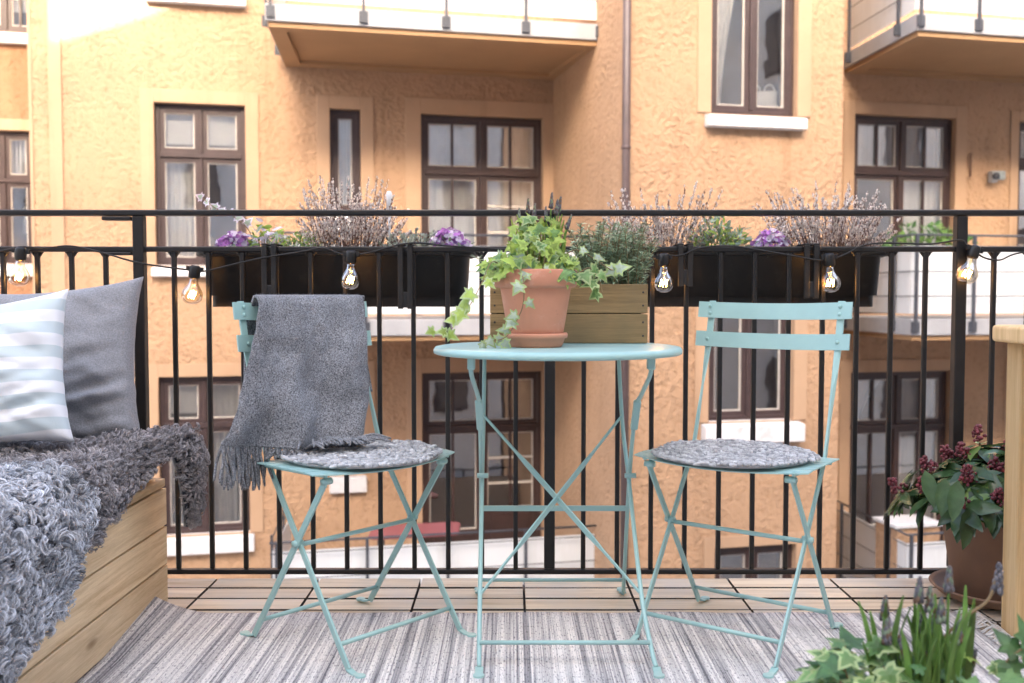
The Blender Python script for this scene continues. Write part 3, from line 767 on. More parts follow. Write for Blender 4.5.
# ------------------------------------------------------------------ plants
def orient(n, up=None, spin=0):
    """matrix whose z axis is n; local +Y points along up"""
    z = Vector(n).normalized(); u = Vector(up if up is not None else (0,0,1))
    y = u - z*u.dot(z)
    if y.length < 1e-4: y = z.orthogonal()
    y.normalize(); x = y.cross(z)
    Mx = Matrix((x, y, z)).transposed()
    return Mx @ Matrix.Rotation(spin, 3, 'Z')
def put(m, tv, tf, pos, Mx, s, mt=0, smooth=False):
    pos = Vector(pos)
    m.add([Mx @ (Vector(p)*s) + pos for p in tv], tf, mt, smooth)
OV_V = [(0,0,0),(-.16,.2,.03),(-.2,.5,.04),(-.12,.8,.03),(0,1,-.05),(.12,.8,.03),(.2,.5,.04),(.16,.2,.03),(0,.25,-.02),(0,.5,-.02),(0,.78,-.02)]
OV_F = [(0,8,1),(1,8,9,2),(2,9,10,3),(3,10,4),(0,7,8),(7,6,9,8),(6,5,10,9),(5,4,10)]
ND_V = [(-.06,0,0),(.06,0,0),(.08,.5,.02),(0,1,0),(-.08,.5,.02)]
ND_F = [(0,1,2,4),(4,2,3)]
def ivy_shape():
    o = [(0,0),(.20,-.13),(.46,-.10),(.36,.14),(.62,.34),(.30,.42),(.22,.62),(0,1.0),(-.22,.62),(-.30,.42),(-.62,.34),(-.36,.14),(-.46,-.10),(-.20,-.13)]
    n = len(o); c = (0, .30)
    def z(x, y): return -.10*abs(x) - .10*(y-.3)**2 + (.02 if (abs(x) > .1) else 0)
    v = [(x, y, z(x,y)) for x, y in o] + [(c[0]+(x-c[0])*.66, c[1]+(y-c[1])*.66, z(x,y)+.008) for x, y in o] + [(c[0], c[1], .02)]
    fr = [(i, (i+1)%n, n+(i+1)%n, n+i) for i in range(n)]; fc = [(n+i, n+(i+1)%n, 2*n) for i in range(n)]
    return v, fr, fc
IV, IFR, IFC = ivy_shape()
def ivy_leaf(m, pos, nrm, tip, s, mc=0, me=1):
    Mx = orient(nrm, tip); pos = Vector(pos)
    k = [rnd.uniform(.8,1.2) for _ in range(3)]; cv = rnd.uniform(-.55,.35)
    v = [Mx @ (Vector((p[0]*k[0], p[1]*k[1], p[2]*k[2]*1.4+cv*p[1]*p[1]))*s) + pos for p in IV]
    m.add(v, IFC, mc); m.add(v, IFR, me)
def rv(a=1): return Vector((rnd.uniform(-a,a), rnd.uniform(-a,a), rnd.uniform(-a,a)))
def curve(p0, p1, p2, n=10):
    p0, p1, p2 = Vector(p0), Vector(p1), Vector(p2)
    return [p0*(1-t)**2 + p1*2*t*(1-t) + p2*t*t for t in [i/n for i in range(n+1)]]
def smooth_path(pts, n=8):
    P = [Vector(p) for p in pts]; P = [P[0]*2-P[1]]+P+[P[-1]*2-P[-2]]; o = []
    for i in range(1, len(P)-2):
        for k in range(n):
            t = k/n; a, b, c, d_ = P[i-1], P[i], P[i+1], P[i+2]
            o.append(.5*((2*b)+(c-a)*t+(2*a-5*b+4*c-d_)*t*t+(3*b-a-3*c+d_)*t**3))
    o.append(P[-2]); return o

def heather(name, cx, Y, z, wx, wy, h, n, label, cat='heather', bud='bud', lean=.5, group=None, budn=30, br=.0026):
    n = int(n*1.3)
    t = empty(name, (cx, Y, z), label, cat, group)
    st = MB(); bd = MB()
    for i in range(n):
        a = rnd.uniform(0, 2*PI); r = math.sqrt(rnd.random())
        b = Vector((cx+wx*.42*r*math.cos(a), Y+wy*.5*r*math.sin(a), z))
        hh = h*1.18*(.34+.66*rnd.random()**1.5)*(1-.22*r)
        tip = b + Vector((wx*.5*lean*r*math.cos(a)*1.2+rnd.uniform(-.015,.015), wy*lean*r*math.sin(a)+rnd.uniform(-.015,.015), hh))
        mid = (b+tip)/2 + Vector((rnd.uniform(-.012,.012), rnd.uniform(-.012,.012), hh*.1))
        pts = curve(b, mid, tip, 7)
        st.tube(pts, [.0011]*5+[.0008]*3, 3, cap=False)
        for k in range(budn):
            u = rnd.uniform(.28, 1.0)**.8; j = min(6, int(u*7)); q = pts[j].lerp(pts[j+1], u*7-j)
            o = rv(1).normalized()*(.0068*(1.15-u*.75))
            bd.ball(q+o, br*rnd.uniform(.7,1.3), 1 if rnd.random() < .14 else 0, 4, 2, (1,1,1.5))
    st.build('stems', M['twig'], t); bd.build('flowers', [M[bud], M['twig']], t)
    return t
def leafy(name, cx, Y, z, wx, wy, h, n, mats, label, cat='plant', tv=OV_V, tf=OV_F, s=.02, up=.4, group=None, stems=25):
    t = empty(name, (cx, Y, z), label, cat, group)
    m = MB(); st = MB()
    for i in range(stems):
        a = rnd.uniform(0,2*PI); r = math.sqrt(rnd.random())
        b = Vector((cx+wx*.3*r*math.cos(a), Y+wy*.3*r*math.sin(a), z)); e = Vector((cx+wx*.5*r*math.cos(a), Y+wy*.5*r*math.sin(a), z+h*.8*(1-.4*r*r)*rnd.uniform(.7,1)))
        st.tube([b, (b+e)/2+rv(.006), e], .0012, 3, cap=False)
    for i in range(n):
        a = rnd.uniform(0,2*PI); r = math.sqrt(rnd.random()); u = rnd.random()**.7
        nz = noise.noise(Vector((math.cos(a)*r*3, math.sin(a)*r*3, cx*9)))
        top = h*(1-.5*r*r)*(1+.5*nz)
        p = Vector((cx+wx*.5*r*math.cos(a), Y+wy*.5*r*math.sin(a), z+top*u))
        d_ = Vector((math.cos(a)*r, math.sin(a)*r, up)) + rv(.6)
        put(m, tv, tf, p, orient(rv(1)+Vector((0,-.4,.6)), d_, 0), s*rnd.uniform(.6,1.25), rnd.randrange(len(mats)))
    st.build('stems', M['vine'], t); m.build('leaves', [M[k] for k in mats], t)
    return t
PT_V = [(0,0,0)]+[(math.cos(2*PI*k/7)*(1 if k % 2 else .8), math.sin(2*PI*k/7)*(1 if k % 2 else .85), .35+.15*(k % 2)) for k in range(7)]
PT_F = [(0, 1+k, 1+(k+1) % 7) for k in range(7)]
def violets(cx, Y, z, wx, wy, h, n, label, group='violet flowers in the planters', green=True):
    t = empty('violet_flowers', (cx, Y, z), label, 'flowers', group); h *= 1.45; n = int(n*.95)
    m = MB(); g = MB()
    for i in range(n):
        a = rnd.uniform(0,2*PI); r = math.sqrt(rnd.random())
        p = Vector((cx+wx*.5*r*math.cos(a), Y+wy*.5*r*math.sin(a), z+h*(1-.55*r*r)*rnd.uniform(.6,1)))
        put(m, PT_V, PT_F, p, orient(Vector((math.cos(a)*r*.7, math.sin(a)*r*.7-.6, .7))+rv(.6), rv(1)), .0105*rnd.uniform(.6,1.25), 0 if rnd.random() < .55 else 1)
    for i in range(n//3):
        a = rnd.uniform(0,2*PI); r = math.sqrt(rnd.random())
        p = Vector((cx+wx*.5*r*math.cos(a), Y+wy*.5*r*math.sin(a), z+h*.6*rnd.random()))
        put(g, OV_V, OV_F, p, orient(rv(1)+Vector((0,-.3,.6)), Vector((math.cos(a),math.sin(a),.2))), .022*rnd.uniform(.7,1.2))
    m.build('petals', [M['violet'], M['lilac']], t); g.build('leaves', M['greydark'], t)
PY = 3.075; PZ = .957
def px(x): return X(x, PY)
violets(px(239), PY-.02, PZ, .115, .12, .055, 190, 'violet and white flower clump at the far left end of the left planter')
t = empty('trailing_ivy', (px(258), PY, PZ), 'thin pale ivy sprig reaching up left over the railing', 'ivy')
pth = smooth_path([(px(258),PY,PZ), (px(252),PY-.03,1.04), (px(238),PY-.05,1.08), (px(224),PY-.06,1.10), (px(209),PY-.06,1.135)], 5)
m = MB(); m.tube(pth, .0014, 4, cap=False); m.build('stems', M['vine'], t)
m = MB()
for k, i in enumerate((3,6,9,11,13,15,18,20)):
    ivy_leaf(m, pth[i]+rv(.004), Vector((rnd.uniform(-.6,.6),-.8,rnd.uniform(.0,.8))), Vector((rnd.uniform(-1,1),0,rnd.uniform(-.3,1))), rnd.uniform(.018,.032))
m.build('leaves', [M['ivypale'], M['lilac']], t)
leafy('leafy_plant', px(268), PY, PZ, .11, .13, .095, 170, ['greenlight','ivypale','lilac'], 'pale variegated leaves beside the violet flowers at the left end', 'plant', s=.03)
leafy('leafy_plant', px(304), PY, PZ, .13, .15, .075, 700, ['greenlight','green','budwhite'], 'low light green herb left of the tall heather', 'herb', s=.012, up=.8)
heather('flowering_heather', px(352), PY, PZ, .26, .14, .24, 120, 'tall pale heather in the left planter, rising well above the railing')
heather('flowering_heath', px(415), PY, PZ, .15, .14, .085, 75, 'low creamy green heath between the tall heather and violet flowers', 'heath', 'budwhite', budn=34, br=.003)
violets(px(451), PY-.01, PZ, .13, .13, .06, 210, 'violet flower clump at the right end of the left planter, beside the crate')
t = empty('plant_marker', (px(391), PY-.03, PZ), 'white plastic plant marker on a thin stake beside the tall heather', 'plant marker')
m = MB(); m.tube([(px(391),PY-.03,PZ-.01),(px(391),PY-.03,1.13)], .0035, 8); m.build('stake', M['whitepl'], t)
m = MB(); m.lathe([(.0,0),(.0085,.002),(.009,.05),(.006,.056),(0,.057)], 12, (px(391),PY-.03,1.10)); m.build('head', M['whitepl'], t)
heather('flowering_heather', px(660), PY, PZ, .27, .14, .22, 80, 'thin brownish heather in the right planter, just behind the wooden crate', budn=26)
leafy('leafy_plant', px(718), PY, PZ, .18, .15, .11, 480, ['greenlight','ivypale','greydark'], 'light green and bluish leaves in the middle of the right planter', 'plant', s=.024, up=.7)
violets(px(768), PY-.02, PZ, .13, .12, .055, 130, 'violet flowers among grey leaves in the right planter')
heather('flowering_heather', px(826), PY, PZ, .30, .15, .22, 125, 'wide pinkish heather at the right end of the right planter')

# ------------------------------------------------------------------ rug
m = MB(); rx0, rx1, ry1 = -.945, 1.17, 2.585
def rugz(x, y):
    z = .0035 + .0015*noise.noise(Vector((x*3, y*3, 2)))
    if x < -.78: z += .045*((-.78-x)/.165)**2 * max(0, 1-(2.585-y)/.35)
    if x > 1.0 : z += .02*max(0, math.sin((x-1.0)*18))*max(0, 1-(2.585-y)/.4)
    return z
def rf(u, v):
    x = rx0+(rx1-rx0)*u; y = .1+(ry1-.1)*v
    return (x, y + .004*math.sin(x*19), rugz(x, y))
m.grid(rf, 90, 70)
rg = m.build('rag_rug', M['rug'], solid=.004)
rgt = tag(rg, 'grey, blue and white striped rag rug lying on the wooden deck', 'rug')
m = MB()
for i in range(260):
    y = rnd.uniform(.9, 2.58); x = rx1-.01; k = rnd.uniform(.03,.08)
    m.tube([(x, y, rugz(x,y)+.003), (x+k*.5, y+rnd.uniform(-.01,.01), .016+rnd.uniform(0,.014)), (x+k, y+rnd.uniform(-.025,.025), .004)], .0017, 4)
tag(m.build('fringe', M['hide'], rg, local=True), kind='stuff')

# ------------------------------------------------------------------ bistro table
tx, ty = .112, 2.455
tb = empty('bistro_table', (tx, ty, 0), 'round pale turquoise folding metal table between the two chairs', 'table')
m = MB(); m.lathe([(0,.701),(.29,.701),(.300,.697),(.3045,.699),(.3055,.706),(.301,.7135),(.290,.7155),(0,.7155)], 96, (tx,ty,0))
m.build('tabletop', M['teal'], tb)
def foot(m, x, y, dy, s=1):
    """flattened foot that turns outwards and ends in a round tab"""
    m.flat([(x,y,.010),(x,y+dy*.02,.007),(x,y+dy*.035,.007)], (1,0,0), .018, .005)
    m.lathe([(0,.004),(.0125,.004),(.0125,.010),(0,.010)], 14, (x, y+dy*.042, 0), smooth=False)
for sx in (-1, 1):
    xf = [(-.073,-.075,-.076,-.075,-.074,-.073),(.283,.290,.297,.303,.316,.322)][sx > 0]
    yf = (2.64,2.605,2.51,2.30,2.205,2.185); zf = (.688,.51,.37,.14,.035,.012)
    m = MB(); m.tube(smooth_path(list(zip(xf,yf,zf)), 6), .0054, 10); foot(m, xf[-1], 2.185, -1); m.build('leg', M['teal'], tb)
    xr = [(-.094,-.094,-.082,-.079,-.079,-.087,-.094),(.321,.321,.309,.302,.300,.307,.310)][sx > 0]
    yr = (2.29,2.305,2.375,2.42,2.52,2.70,2.745); zr = (.688,.655,.60,.56,.385,.05,.012)
    m = MB(); m.tube(smooth_path(list(zip(xr,yr,zr)), 6), .0054, 10); foot(m, xr[-1], 2.745, 1); m.build('leg', M['teal'], tb)
    m = MB(); m.flat([(xr[3]+sx*.002,2.40,.585),(xr[3]-sx*.001,2.445,.51)], (1,0,0), .018, .012); m.build('latch', M['teal'], tb, bevel=.003)
    m = MB(); m.box((xr[0]-.009,2.28,.668),(xr[0]+.009,2.305,.7005)); m.build('hinge', M['teal'], tb, bevel=.004)
    m = MB(); m.tube([(xf[2]-.012,2.495,.385),(xf[2]+.016,2.495,.385)], .0065, 10); m.build('pivot', M['teal'], tb)
m = MB(); m.tube([(-.073,2.215,.056),(.312,2.215,.056)], .0052, 10); m.build('crossbar', M['teal'], tb)
m = MB(); m.tube([(-.087,2.71,.056),(.306,2.71,.056)], .0052, 10); m.build('crossbar', M['teal'], tb)
m = MB(); m.flat([(-.078,2.572,.285),(.301,2.572,.285)], (0,0,1), .014, .004); m.build('crossbar', M['teal'], tb)
for a, b in (((-.0745,2.60,.525),(.303,2.30,.14)), ((.290,2.605,.525),(-.0745,2.30,.14))):
    a, b = Vector(a), Vector(b); dy = .004 if a.x < 0 else -.004
    L = [a, a.lerp(b,.22), a.lerp(b,.30), a.lerp(b,.70), a.lerp(b,.78), b]
    L = [p+Vector((0,dy if 0 < i < 5 else 0,0)) for i, p in enumerate(L)]
    up = Vector((.6,0,.8))
    nn = (b-a).cross(Vector((1,0,0))).normalized()
    wd = (b-a).cross(Vector((0,-.79,-.61))).normalized()
    m = MB(); m.flat(L, wd, [.006,.007,.016,.016,.007,.006], .004); m.build('diagonal_brace', M['teal'], tb)

# ------------------------------------------------------------------ bistro chairs (local frame: x width, y back, z up)
def chair(O, ang, label):
    c = empty('bistro_chair', (O[0], O[1], 0), label, 'chair', 'pale turquoise folding chairs at the table', ang)
    A = lambda z: (-.208 + (.304/.44)*z) if z < .44 else (.096 + (z-.44)*(.094/.30) if z < .74 else .19+(z-.74)*.17)
    Bq = lambda z: .159 - (.300/.435)*z
    WA, WB = .176, .184
    for s in (-1, 1):
        m = MB()
        zs = [.012,.20,.44,.52,.60,.66,.72,.825]
        # flat on edge below, twisting to face the sitter above the seat
        wd = [(0,1,.0)]*4+[(.5*s,1,0),(1*s,.25,0),(1,0,0),(1,0,0)]
        wdd = [Vector((0,1,-.3)) if z < .55 else None for z in zs]
        pts = [(s*WA, A(z), z) for z in zs]
        dirs = [Vector((0,1,0))]*4+[Vector((.45,1,0)), Vector((1,.45,0)), Vector((1,0,0)), Vector((1,0,0))]
        if s < 0: dirs = [Vector((-d.x,d.y,0)) if d.x and d.y else d for d in dirs]
        if s < 0: dirs = [Vector((0,1,0))]*4+[Vector((-.45,1,0)), Vector((-1,.45,0)), Vector((-1,0,0)), Vector((-1,0,0))]
        m.flat(pts, dirs, [.016,.016,.016,.013,.013,.015,.018,.018], .006)
        m.flat([(s*WA,A(.012),.013),(s*WA,A(.012)-.020,.0065),(s*WA,A(.012)-.034,.0065)], (1,0,0), .016, .005)
        m.lathe([(0,.004),(.012,.004),(.012,.010),(0,.010)], 14, (s*WA, A(.012)-.04, 0), smooth=False)
        m.build('back_upright', M['teal'], c, local=True, bevel=.001, seg=1)
        m = MB(); zs = [.012,.2,.428]
        m.flat([(s*WB, Bq(z), z) for z in zs], (0,1,0), .016, .006)
        m.flat([(s*WB,Bq(.012),.013),(s*WB,Bq(.012)+.020,.0065),(s*WB,Bq(.012)+.034,.0065)], (1,0,0), .016, .005)
        m.lathe([(0,.004),(.012,.004),(.012,.010),(0,.010)], 14, (s*WB, Bq(.012)+.04, 0), smooth=False)
        m.build('cross_leg', M['teal'], c, local=True, bevel=.001, seg=1)
        for y, z in ((A(.266),.266), (A(.436),.436), (Bq(.424),.424)):
            m = MB(); m.tube([(s*(WA-.008),y,z),(s*(WA+.017),y,z)], .008, 10); m.build('rivet', M['teal'], c, local=True)
    for w_, y, z in ((WA,A(.06),.06),(WB,Bq(.055),.055),(WA,A(.262)-.0,.262)):
        m = MB(); m.tube([(-w_,y,z),(w_,y,z)], .0055, 10); m.build('crossbar', M['teal'], c, local=True)
    # seat: rounded front and back frame with slats
    m = MB()
    for k in range(6):
        def sl(u, v, k=k):
            x = .222*(2*u-1); t_ = (k+v*.86)/5.86; yf = -.192+.055*(x/.222)**2; yr = .098-.012*(x/.222)**2
            return (x*(1-.03*t_), yf+(yr-yf)*t_, .4455 - .005*math.sin(PI*u) - (.003*(1-v) if k == 0 else 0))
        g = MB(); g.grid(sl, 20, 3); m.add(g.v, g.f, 0, True)
    for s in (-1, 1):
        m.flat([(s*.190,-.145,.4395),(s*.194,.0,.4395),(s*.192,.09,.4395)], (0,0,1), .009, .004)
    m.build('seat', M['teal'], c, local=True, solid=.003, hard=True)
    for zc, hh, hw, e in ((.800,.042,.208,.006),(.722,.040,.208,.004)):
        def bk(u, v, zc=zc, hh=hh, hw=hw):
            x = hw*(2*u-1); y = A(zc) - .0155 + .022*(1-(2*u-1)**2) + (zc-.76)*0 + .16*(v-.5)*hh
            return (x, y, zc+hh*(v-.5)+.008*((2*u-1)**2-.5)*.6)
        g = MB(); g.grid(bk, 20, 3); o = g.build('back_slat', M['teal'], c, local=True, solid=.004, hard=True)
        for s in (-1, 1):
            for dz in ((-.009,.011) if zc > .75 else (0,)):
                rb = MB(); q = bk(.5+s*WA/.208/2, .5); rb.ball((q[0], q[1]-.004, q[2]+dz), .005, 0, 10, 6, (1,.5,1)); rb.build('rivet', M['teal'], o, local=True)
    return c
CR, AR = (.565,2.442), R(-36.9); CL, AL = (-.395,2.432), R(48.5)
chair(CR, AR, 'pale turquoise folding chair right of the table, its slatted back bare')
chair(CL, AL, 'pale turquoise folding chair left of the table, under a grey blanket')
def loc(O, a, x, y, z):
    return Vector((O[0]+x*math.cos(a)-y*math.sin(a), O[1]+x*math.sin(a)+y*math.cos(a), z))
def seat_pad(O, a, yo, label, r=.188):
    c = empty('seat_pad', loc(O,a,0,yo,.449), label, 'seat pad', 'round grey knitted seat pads', a)
    m = MB()
    m.lathe([(0,.001),(r*.97,.001),(r*.98,.006),(r*.93,.009),(0,.009)], 48, smooth=True)
    rr = .009
    while rr < r:
        n = max(5, int(2*PI*rr/.0155)); ph = rnd.random()*6
        for k in range(n):
            w_ = 2*PI*k/n+ph
            for s in (-1,1):
                rot = Matrix.Rotation(w_+PI/2+s*.55, 3, 'Z') @ Matrix.Rotation(rnd.uniform(-.2,.2), 3, 'Y')
                q = (rr+s*.005)*(1+.035*math.sin(w_*3+1)+.02*math.sin(w_*7))
                m.ball((q*math.cos(w_)+rnd.uniform(-.0015,.0015), q*math.sin(w_), .009+rnd.uniform(-.002,.003)), (.0095)*rnd.uniform(.65,1.3), 0, 7, 5, (1.15,.46,.45), rot)
        rr += .0135
    m.build('yarn', M['knit'], c, local=True)
    f = MB()
    for i in range(4200):
        w_ = rnd.uniform(0,2*PI); q = r*math.sqrt(rnd.random())*1.02
        p = Vector((q*math.cos(w_), q*math.sin(w_), .011)); d_ = (rv(1)+Vector((0,0,.5))).normalized()*rnd.uniform(.006,.014)
        sd_ = d_.orthogonal().normalized()*.00025
        f.add([p-sd_, p+sd_, p+d_], [(0,1,2)])
    f.build('fuzz', M['woolfibre'], c, local=True)
    return c
seat_pad(CR, AR, -.045, 'round grey knitted pad on the bare right chair')
seat_pad(CL, AL, -.045, 'round grey knitted pad on the left chair, partly under the blanket fringe')

# blanket over the back of the left chair
bl = empty('wool_blanket', loc(CL,AL,0,.2,.45), 'grey heathered wool blanket with tassel fringe draped over the left chair back', 'blanket')
TOPZ = .838
def front(u, v):
    """u across (0 = left in the chair's frame), v from the top down"""
    xt = -.150+.328*u; yt = .160+.012*math.sin(PI*u)
    # hem: left part hangs outside the chair, right part lands on the seat
    xb = -.310+.365*u**1.05; yb = .115-.06*u-.05*math.sin(PI*u); zb = .497-.030*min(1,u*1.6)
    k = v**1.1
    x = xt+(xb-xt)*k; z = TOPZ+(zb-TOPZ)*v; 
    y = yt+(yb-yt)*v - .035*math.sin(PI*min(1,v*1.0))*.45
    fold = .026*math.sin(u*6.2+v*1.4+.4)*v + .013*math.sin(u*14+3.1-v*2.2)*v + .018*noise.noise(Vector((u*3, v*3.4, 3)))*(.35+v) + .007*noise.noise(Vector((u*9, v*9, 7)))
    y += -fold; x += .006*math.sin(v*9+u*3)*v
    if v < .06: z = TOPZ - .02*(v/.06)**2*.9 - .0; y += .02*(1-v/.06)
    return loc(CL, AL, x, y, z)
def back(u, v):
    x = -.150+.350*u+.02*u*v+.025*v*u; y = .185+.012*math.sin(PI*u) + .035*min(1,v*4) + .012*math.sin(u*9+v*2)*v; z = TOPZ - .245*v - .02*u*v
    return loc(CL, AL, x, y, z)
m = MB(); m.grid(front, 70, 80); m.grid(back, 40, 40)
m.build('cloth', M['wool'], bl, solid=.007)
# loose fibres
f = MB()
for i in range(16000):
    u, v = rnd.random(), rnd.random()
    p = front(u, v); e = 1e-2; n_ = (front(min(1,u+e), v)-p).cross(front(u, min(1,v+e))-p)
    if n_.length < 1e-9: continue
    n_.normalize()
    if n_.y > 0: n_ = -n_
    p = p + n_*.0035; d_ = (n_*rnd.uniform(.2,1)+rv(.9)).normalized()*rnd.uniform(.003,.009); sd_ = d_.orthogonal().normalized()*.0002
    f.add([p-sd_, p+sd_, p+d_], [(0,1,2)])
f.build('fuzz', M['woolfibre'], bl)
fr = MB()
for i in range(62):
    u = (i+.5)/62+rnd.uniform(-.004,.004); p = front(u, 1.0); q = front(u, .97)
    for s in range(2):
        if u < .56:
            L = rnd.uniform(.075,.105); a = rnd.uniform(-.022,.022)
            pts = [q, p, p+Vector((a*.5+rnd.uniform(-.004,.004), rnd.uniform(-.008,.004), -L*.5)), p+Vector((a+rnd.uniform(-.006,.006), rnd.uniform(-.012,.004), -L))]
            if u > .36: pts[2].z = max(pts[2].z, .462); pts[3].z = max(pts[3].z, .452)
        else:
            L = rnd.uniform(.065,.10); w_ = AL - PI/2 + rnd.uniform(-.9,1.1)
            dr = Vector((math.cos(w_), math.sin(w_), 0))
            pts = [q, p, p+dr*L*.5+Vector((0,0,max(.0,.484-p.z)+rnd.uniform(0,.01))), p+dr*L+Vector((0,0,.482-p.z+rnd.uniform(-.002,.006)))]
        sp = smooth_path(pts, 4)
        fr.tube(sp, [.0034]*(len(sp)-1)+[.0022], 5)
tag(fr.build('fringe', M['wool'], bl), kind='stuff')

# ------------------------------------------------------------------ pot, saucer, ivy, crate on the table
TZ = .7157; px_, py_ = .057, 2.405
sa = tag(MB().lathe([(0,0),(.062,0),(.066,.006),(.071,.020),(.077,.022),(.078,.030),(.076,.034),(.071,.033),(.066,.012),(0,.011)], 56, (px_,py_,TZ)).build('pot_saucer', M['terracotta']), 'round terracotta saucer under the ivy pot on the table', 'saucer')
pt = empty('terracotta_pot', (px_,py_,TZ+.0115), 'terracotta flower pot with ivy on the turquoise table', 'flower pot')
m = MB(); m.lathe([(.0,0),(.062,0),(.064,.003),(.085,.128),(.0855,.130),(.0955,.132),(.099,.136),(.1005,.17),(.0985,.174),(.093,.174),(.090,.168),(.088,.15)], 64, (px_,py_,TZ+.0115)); m.build('pot_body', M['terracotta'], pt)
m = MB(); m.lathe([(.0885,.0),(.04,.006),(0,.008)], 30, (px_,py_,TZ+.163)); m.build('soil', M['soil'], pt)
rim = Vector((px_,py_,TZ+.172))
iv = empty('ivy_plant', rim, 'light green and variegated ivy trailing out of the terracotta pot', 'ivy')
lf = MB(); st = MB()
for i in range(300):
    a = rnd.uniform(0,2*PI); r = math.sqrt(rnd.random()); u = rnd.random()
    hgt = (.165 if abs(math.cos(a)*r-.05) < .42 else .075)*(1-.45*r)
    p = rim + Vector((.115*r*math.cos(a)-.008, .09*r*math.sin(a)-.01, -.005+hgt*u))
    n_ = Vector((math.cos(a)*r*.5, -.75+.3*math.sin(a), .55))+rv(.45); tip = Vector((math.cos(a)+rnd.uniform(-.7,.7), 0, rnd.uniform(-.9,.5)))
    q = rnd.random()-.35*u; pair = (2,2) if q < .38 else ((0,0) if q < .50 else ((0,1) if q < .75 else (3,1)))
    ivy_leaf(lf, p, n_, tip, rnd.uniform(.020,.038)*(1.1-.3*u), *pair)
    if i % 4 == 0: st.tube(curve(rim+Vector((.03*math.cos(a),.03*math.sin(a),-.01)), p+Vector((0,0,-.02)), p, 5), .0011, 4, cap=False)
def vine(ctrl, leaves, s=(.024,.036), pair=(0,1)):
    pth = smooth_path(ctrl, 6); st.tube(pth, .0013, 4, cap=False)
    for u in leaves:
        i = min(len(pth)-1, int(u*len(pth))); sd_ = 1 if rnd.random() < .5 else -1
        p = pth[i]+Vector((sd_*.008, -.006, rnd.uniform(-.004,.008)))
        ivy_leaf(lf, p, Vector((rnd.uniform(-.5,.5), -.9, rnd.uniform(.1,.7))), Vector((sd_*rnd.uniform(.3,1), 0, rnd.uniform(-.9,.2))), rnd.uniform(*s), *pair)
A_ = lambda x, y, Y: atY(x, y, Y)
# long trailing shoot left over the table edge, one down the front, shoots to the right
vine([A_(505,268,2.36), A_(492,262,2.33), A_(482,282,2.30), A_(472,302,2.30), A_(460,318,2.30), A_(450,330,2.31), A_(438,331,2.32)], (.35,.42,.5,.58,.66,.82,.9,.99), (.030,.042), (2,1))
vine([A_(521,270,2.32), A_(524,285,2.285), A_(523,305,2.29), A_(517,320,2.31), A_(507,336,2.33), A_(495,341,2.345), A_(484,342,2.35)], (.18,.30,.42,.5,.58,.78,.86,.93,.99), (.026,.036), (3,1))
vine([A_(565,262,2.36), A_(578,272,2.36), A_(590,268,2.36), A_(600,282,2.36), A_(602,292,2.36)], (.3,.45,.6,.75,.97), (.030,.042), (0,1))
vine([A_(560,258,2.40), A_(575,250,2.40), A_(588,255,2.40), A_(612,270,2.42), A_(618,266,2.43)], (.3,.55,.75,.9,.98), (.028,.036), (3,1))
st.build('stems', M['vine'], iv); lf.build('leaves', [M['ivy'], M['ivyedge'], M['greenlight'], M['ivypale']], iv)
def muscari(name, base, spots, label, hb=.12, cl='greenlight', wl=.006, ht=.034):
    """spots: (dx, dy, height, lean x) of each flower stalk"""
    t = empty(name, base, label, 'bulb plant'); g = MB(); base = Vector(base)
    for dx, dy, h, ln in spots:
        b = MB(); p = base+Vector((dx,dy,0)); pts = curve(p, p+Vector((ln*.2,0,h*.6)), p+Vector((ln,rnd.uniform(-.01,.01),h)), 8)
        g.tube(pts, .0020, 5)
        ax = (pts[-1]-pts[-2]).normalized(); k_ = wl/.006
        b.tube([pts[-1]-ax*ht, pts[-1]-ax*ht*.5, pts[-1]+ax*.006], [.0022,.0034*k_,.0012], 8)
        for k in range(40):
            u = k/40; w_ = k*2.4; rr = .0042*(1-u*.7)*k_*rnd.uniform(.85,1.15)
            q = pts[-1]-ax*(ht*(1-u)-.004); o = ax.orthogonal().normalized(); o = Matrix.Rotation(w_, 3, ax) @ o
            b.ball(q+o*rr, .0024*(1-.4*u)*k_, rnd.choice((0,0,0,1,2)), 5, 4, (1,1,1.7))
        b.build('flower_spike', [M['muscari'], M['dryleaf'], M['greydark']], t)
        for k in range(4):
            a = rnd.uniform(0,2*PI); hh = hb*rnd.uniform(.6,1.1); q = p+Vector((.006*math.cos(a),.006*math.sin(a),0))
            pts = curve(q, q+Vector((.006*math.cos(a),.006*math.sin(a),hh*.7)), q+Vector((hh*.18*math.cos(a),hh*.12*math.sin(a),hh)), 6)
            g.flat(pts, (math.sin(a)+.3,-math.cos(a)*.3,0), [wl*.9,wl*1.1,wl*1.2,wl*1.2,wl*1.1,wl*.8,.002], .0016, rnd.choice((0,1)))
    g.build('stalks_and_leaves', [M['green'], M[cl]], t)
muscari('grape_hyacinth', rim+Vector((.01,.0,-.008)), [(-.045,.0,.165,-.005),(-.030,.02,.19,.002),(-.022,-.01,.175,.01),(.015,.01,.17,.0),(.022,-.01,.20,.006),(.030,.0,.185,.012),(.035,.02,.195,.016),(.045,.0,.15,.03)], 'grape hyacinth shoots with closed buds standing up out of the ivy pot', .14)

